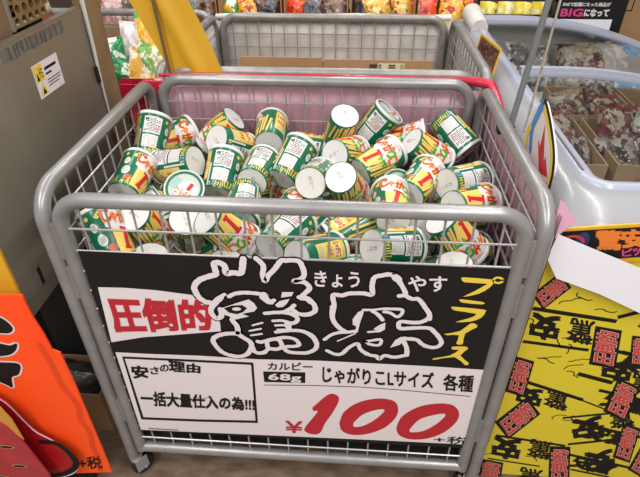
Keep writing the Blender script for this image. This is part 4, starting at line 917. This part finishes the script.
far = [(0.80, 1.27, 'grey frosted foil pack, nearest the left wall beyond the cartons', packs[1]), (0.98, 1.29, 'pale foil pack second from the left beyond the cartons', packs[3]), (1.16, 1.27, 'blue and white foil pack beyond the cartons', blue)]
MB().box(0.64, 1.44, 1.18, 1.50, 0.41, 0.64).build('cold_shelf', M['inner'], frz)
for i, (x, y, lab, m) in enumerate(far):
    bag(0.20, 0.20, 0.07, 140+i, m, (x, y, 0.64), (-0.8, 0.15*(-1)**i, 0.3*(-1)**i), lab, 'foil pack', 'foil packs in the freezer', 'foil_pack', 0.02)

# signs and posters on the freezer front
bn = MB().prism([(a/1000, b_/1000) for a, b_ in BANNER], 0.045, 0.049).build('banner_sign', M['yel2']); tag(bn, 'black banner with yellow border and orange lettering along the freezer front', 'sign')
flat_print([BANNERI], 0.0445).build('black_field', M['black'], bn)
bt = []
for t, q in BTXT[:2]: bt += textquad(t, q, 0.05)
flat_print(bt, 0.0438).build('orange_lettering', M['orange_ink'], bn)
bt = []
for t, q in BTXT[2:]: bt += textquad(t, q, 0.04)
flat_print(bt, 0.0438).build('pink_lettering', M['hotpink'], bn)
def seg(c, rx, rz, a0, a1, n=16): return [(c[0]+rx*math.cos(math.radians(a0+(a1-a0)*i/n)), c[1]+rz*math.sin(math.radians(a0+(a1-a0)*i/n))) for i in range(n+1)]
bc = BANNER[0]; ex, ez = bc[0]+28, bc[1]-26
flat_print([seg((ex+16, ez), 13, 22, 0, 360)], 0.0440).build('navy_patch', mat('navy_ink', '#24345f', 0.5), bn)
flat_print(ribbon(seg((ex, ez-8), 21, 20, 25, 165), 6), 0.0438).build('red_arc', M['posterred'], bn)
wp = MB().prism([(a/1000, b_/1000) for a, b_ in PAPER], 0.029, 0.030).build('paper_sheet', M['paper']); tag(wp, 'blank white paper strip taped across the yellow posters on the freezer', 'paper')
# yellow posters: three sheets side by side on the freezer end
yp = None
for k, (x0, x1, lab) in enumerate(((0.452, 0.685, 'yellow poster with black and red slanted lettering, beside the cup cart'), (0.684, 0.90, 'yellow poster with slanted lettering, second from the cup cart'))):
    o = MB().box(x0, x1, 0.052+0.0004*k, 0.056+0.0004*k, 0.012, 0.762).build('yellow_poster', M['posteryellow']); tag(o, lab, 'poster', 'yellow posters on the freezer front')
    if k == 0: yp = o
    else:
        # lettering of the sheets out at the side
        tl = []; bxs = []; rl = []; rr = random.Random(40+k)
        for j in range(5):
            z0 = 90+j*130
            tl += textquad('驚安', [(x0*1000+150, z0), (x0*1000+40, z0+30), (x0*1000+25, z0-20), (x0*1000+135, z0-50)], 0.05)
            tl += [[(x0*1000+10, z0+38), (x0*1000+190, z0-8), (x0*1000+190, z0-18), (x0*1000+10, z0+28)]]
        flat_print(tl, 0.0514).build('black_lettering', M['ink'], o)
pale = mat('pale_ink', '#e0b9a0', 0.5)
for i, q in enumerate(PBOX):
    TL, TR, BR, BL = q
    def ins(u, v): return tuple((TL[k]*(1-u)+TR[k]*u)*(1-v)+(BL[k]*(1-u)+BR[k]*u)*v for k in (0, 1))
    qq = [ins(.08, .12), ins(.92, .12), ins(.92, .88), ins(.08, .88)]; dy = -0.00004*(i % 3)
    bo = flat_print([q], 0.0514+dy).build('black_label', M['ink'], yp)
    flat_print(textquad('圧倒的', qq, 0.06), 0.0509+dy).build('pale_lettering', pale, bo); flat_print(textquad('圧倒的', qq, 0.03), 0.0505+dy).build('red_lettering', M['posterred'], bo)
yk = []
for t, q in PCHR: yk += textquad(t, q, 0.018 if t == '驚' else 0.05)
for pts, wd in PLIN: yk += [[p for p in r] for r in ribbon([tuple(a) for a in pts], wd*1.5)[:1]]
rq = random.Random(12)
for j in range(34):
    x, z = rq.uniform(490, 680), rq.uniform(40, 690)
    if any(min(p[0] for p in q) < x+18 and max(p[0] for p in q) > x-18 and min(p[1] for p in q) < z+18 and max(p[1] for p in q) > z-18 for q in PBOX): continue
    a = rq.uniform(0, 6.3); ln_ = []
    for k in range(7): a += rq.uniform(-0.9, 0.9); x += 8*math.cos(a); z += 8*math.sin(a)*0.7; ln_.append((min(x, 682), z))
    yk += ribbon(smoothline(ln_, 3), 2.6)
flat_print(yk, 0.0517).build('black_lettering', M['ink'], yp)

# cut-out board leaning between cart and freezer, colourful strokes
cu = MB(); CUT = [(0.10, 0.0), (0.135, 0.03), (0.14, 0.055), (0.12, 0.085), (0.06, 0.125), (0.02, 0.135), (-0.03, 0.09), (-0.055, 0.04), (-0.05, 0.0)]
Mc = Matrix.Translation((0.484, 0.26, 0.858)) @ Matrix.Rotation(math.radians(-90), 4, 'Z') @ Matrix.Rotation(math.radians(4), 4, 'X')
def cutprint(polys, y, m, name, par):
    o = flat_print(polys, y, 1.0); o.v = [tuple(Mc @ Vector(v)) for v in o.v]; return o.build(name, m, par)
cuo = MB().prism(smoothline(CUT+[CUT[0]], 3)[:-1], 0.0, 0.004, Mc).build('cutout_board', M['white']); tag(cuo, 'white cut-out board with red, blue and yellow shapes, between cart and freezer', 'board')
cutprint([[(0.065, 0.004), (0.115, 0.02), (0.085, 0.05), (0.08, 0.035), (0.05, 0.10), (0.045, 0.05), (0.025, 0.06)]], -0.0005, M['cred'], 'red_shape', cuo)
cutprint(ribbon(smoothline([(-0.01, 0.02), (-0.02, 0.06), (0.0, 0.10), (0.02, 0.128)], 4), 0.02), -0.0005, M['blueink'], 'blue_shape', cuo)
cutprint(ribbon(smoothline([(0.128, 0.01), (0.13, 0.04), (0.115, 0.075), (0.07, 0.11), (0.03, 0.13)], 4), 0.025), -0.0005, M['ink'], 'black_outline', cuo)
cutprint(ribbon(smoothline([(0.124, 0.014), (0.125, 0.04), (0.11, 0.073), (0.067, 0.106), (0.032, 0.125)], 4), 0.014), -0.0010, M['yellow'], 'yellow_shape', cuo)
cutprint(ribbon(smoothline([(-0.04, 0.01), (-0.045, 0.035), (-0.03, 0.06)], 4), 0.016), -0.0010, M['yellow'], 'yellow_stroke', cuo)

# brown price card clipped by the rear cart
pc = empty('price_card', (0.503, 0.90, 0.848)); pc.scale = (0.84, 0.84, 0.84); tag(pc, 'brown price card with gold border, between second cart and freezer', 'card')
pcm = Matrix.Rotation(math.radians(-82), 4, 'Z') @ Matrix.Rotation(math.radians(-8), 4, 'X')
MB().box(-0.10, 0.10, 0, 0.003, 0.0, 0.092, pcm).build('card', patchy('card_photo', ['#4a2a1e', '#6a3a26', '#8a5a3a', '#3a2018'], 60, 0.4), pc)
b = MB()
for x0, x1, z0, z1 in ((-0.104, 0.104, -0.004, 0.002), (-0.104, 0.104, 0.088, 0.096), (-0.104, -0.098, 0, 0.09), (0.098, 0.104, 0, 0.09)): b.box(x0, x1, -0.001, 0.004, z0, z1, pcm)
b.build('gold_border', M['yel2'], pc)

# poles
pl_ = empty('grey_pole', (0.4710, 0.40, 0.855)); tag(pl_, 'straight grey pole rising from the cart side in front of the freezer', 'pole')
MB().tube([(-0.0015, 0, -0.02), (0.0543, 0, 0.74)], 0.0068, 14).build('shaft', M['pole'], pl_, 60)
MB().box(-0.028, 0.008, -0.012, 0.012, 0.0, 0.02).build('clamp', M['dark'], pl_)
MB().tube([(0.5055, 0.40, 0.856), (0.5098, 0.40, 0.975), (0.5145, 0.40, 1.14), (0.528, 0.40, 1.60)], 0.0027, 8).build('thin_pole', M['cord'], None, 60)
tag(bpy.data.objects['thin_pole'], 'thin worn beige pole beside the grey pole', 'pole')
# white padded tube on the freezer's far corner
b = MB(); b.tube([(0.575, 1.36, 0.852), (0.572, 1.46, 0.862), (0.572, 1.54, 0.866)], [0.032, 0.036, 0.040], 16); tag(b.build('padded_tube', M['clear'], None, 60), 'short white padded tube at the far left corner of the freezer', 'tube')

# ------------------------------------------------------------------ rear shelf with snack bags
SY = 1.80
sh = empty('rear_shelf', (0, SY+0.16, 0)); tag(sh, 'long brown shelf behind the second cart carrying cartons of snack bags', 'shelf')
MB().box(-1.9, 1.9, -0.2, 0.2, 0.64, 0.665).build('shelf_board', M['shelf'], sh); MB().box(-1.9, 1.9, 0.2, 0.22, 0, 1.4).build('rear_panel', M['shelf'], sh)
MB().box(-1.9, 1.9, -0.19, 0.2, 0.2, 0.22).build('shelf_board', M['shelf'], sh)
for x in (-1.88, 0.0, 1.88): MB().box(x-0.02, x+0.02, -0.2, 0.2, 0, 0.64).build('support', M['shelf'], sh)
bags_ = [('mottled grey', ['#8a6a5a', '#b0a49a', '#5a4a44']), ('yellow and red', ['#e0b23a', '#7a2a22', '#2a2420', '#e9d9a0']), ('green and white', ['#3f9a3a', '#e8e2d4', '#f0b030', '#c8442c']), ('orange and gold', ['#e8a02a', '#f2d050', '#b0301f']),
         ('gold', ['#d9a23a', '#8a5a2a', '#f0d488']), ('orange red', ['#e8502a', '#f0902c', '#c43020']), ('bright red', ['#e03a22', '#f06030', '#d93a2a']), ('dark grey', ['#3c3a3e', '#6a666a', '#2a282c', '#8a4a2a']), ('pale pink', ['#e0b8b8', '#c89a90', '#efe4dc'])]
order = [[0, 8, 1], [8, 0, 3], [1, 7, 0], [2, 3, 7], [5, 7, 0], [7, 4, 4], [5, 3, 6], [3, 4, 4]]
ORD = ['first', 'second', 'third', 'fourth', 'fifth', 'sixth']
for ci in range(1, 7):
    cx0 = -1.315+0.307*ci
    cc = empty('cardboard_carton', (cx0, SY+0.10, 0.665)); tag(cc, f'brown cardboard carton on the rear shelf, {ORD[ci-1]} from the left', 'carton', 'cartons on the rear shelf')
    open_box(cc, 0.296, 0.22, 0.085, M['card']); 
    for s in (-1, 1): MB().box(s*0.146-0.003, s*0.146+0.003, -0.10, 0.10, 0.086, 0.26).build('side_flap', M['card'], cc)
    for k, bi in enumerate(order[ci]):
        if (ci, k) in ((1, 2), (2, 0)): continue
        nm, cols = bags_[bi]; rr = random.Random(ci*10+k)
        bag(0.13, 0.185, 0.06, 200+ci*5+k, patchy('bag_print', cols, 30), (cx0-0.092+0.092*k, SY+0.055+rr.uniform(-.02, .03), 0.672), (-0.18+rr.uniform(-.1, .1), rr.uniform(-.2, .2), rr.uniform(-.3, .3)),
            f'{nm} snack bag, {["first","second","third"][k]} in the {ORD[ci-1]} shelf carton from the left', group='snack bags on the rear shelf')
# upper row, further up the same shelf
for i in range(7, 11):
    bi = (i*5+2) % 9; nm, cols = bags_[bi]; rr = random.Random(300+i)
    bag(0.19, 0.21, 0.07, 300+i, patchy('bag_print', cols, 26), (-1.25+0.178*i, SY+0.25+rr.uniform(-.02, .02), 0.672), (-0.05, rr.uniform(-.1, .1), rr.uniform(-.2, .2)),
        f'{nm} snack bag in the back row, {ORD[i-7]} from the left', group='snack bags in the back row of the shelf')
# yellow tray and display sign behind the freezer
ty = empty('display_box', (0.795, 1.76, 0.665)); tag(ty, 'dark framed tray of yellow snack bags behind the freezer', 'tray')
b = MB(); b.box(-0.17, 0.17, -0.05, -0.044, 0.15, 0.162); b.box(-0.17, 0.17, -0.05, -0.044, 0.215, 0.225); b.box(-0.17, -0.16, -0.05, 0.05, 0, 0.225); b.box(0.16, 0.17, -0.05, 0.05, 0, 0.225); b.box(-0.17, 0.17, -0.05, 0.05, 0, 0.01); b.box(-0.16, 0.16, 0.044, 0.05, 0, 0.225)
b.build('tray_frame', M['dark'], ty); MB().box(-0.16, 0.16, -0.05, -0.046, 0.01, 0.15).build('tray_front', M['card'], ty)
for k in range(4):
    bag(0.085, 0.19, 0.05, 400+k, patchy('bag_print', [['#e8cf3a', '#f0e27a', '#b03024'], ['#e6c832', '#efe6b0', '#e6c832']][k % 2], 22), (0.68+0.077*k, 1.76, 0.68), (0, 0, 0.1*k-0.15), f'yellow snack bag in the dark tray, {["first","second","third","fourth"][k]} from the left', group='yellow snack bags in the dark tray')
ds = empty('display_sign', (1.115, 1.735, 0.60)); tag(ds, 'black display sign with white and pink lettering standing behind the freezer', 'sign')
MB().box(-0.132, 0.152, 0, 0.006, 0.0, 0.42).build('board', M['ink'], ds)
MB().box(-0.125, 0.105, -0.003, -0.0005, 0.12, 0.205).build('white_strip', M['paper'], ds)
flat_print(textbox('SNSで話題になった商品が', -120, 80, 258, 274, 0.03), -0.0008).build('white_lettering', M['cwhite'], ds)
flat_print(textbox('BIG', -120, -28, 217, 247, 0.05), -0.0008).build('pink_lettering', M['hotpink'], ds)
flat_print(textbox('になって', -20, 82, 218, 247, 0.05), -0.0008).build('white_lettering', M['cwhite'], ds)
cs = empty('cardboard_box', (1.50, 2.02, 0.665)); tag(cs, 'large brown cardboard box behind the display sign', 'box')
MB().box(-0.36, 0.36, -0.12, 0.12, 0, 0.40).build('box_body', M['card'], cs)
fr_ = []
for x0 in (-300, -60): fr_ += [rct(x0, x0+170, 215, 220), rct(x0, x0+170, 140, 145), rct(x0, x0+5, 140, 220), rct(x0+165, x0+170, 140, 220)]
flat_print(fr_, -0.1206).build('box_print', M['ink'], cs)
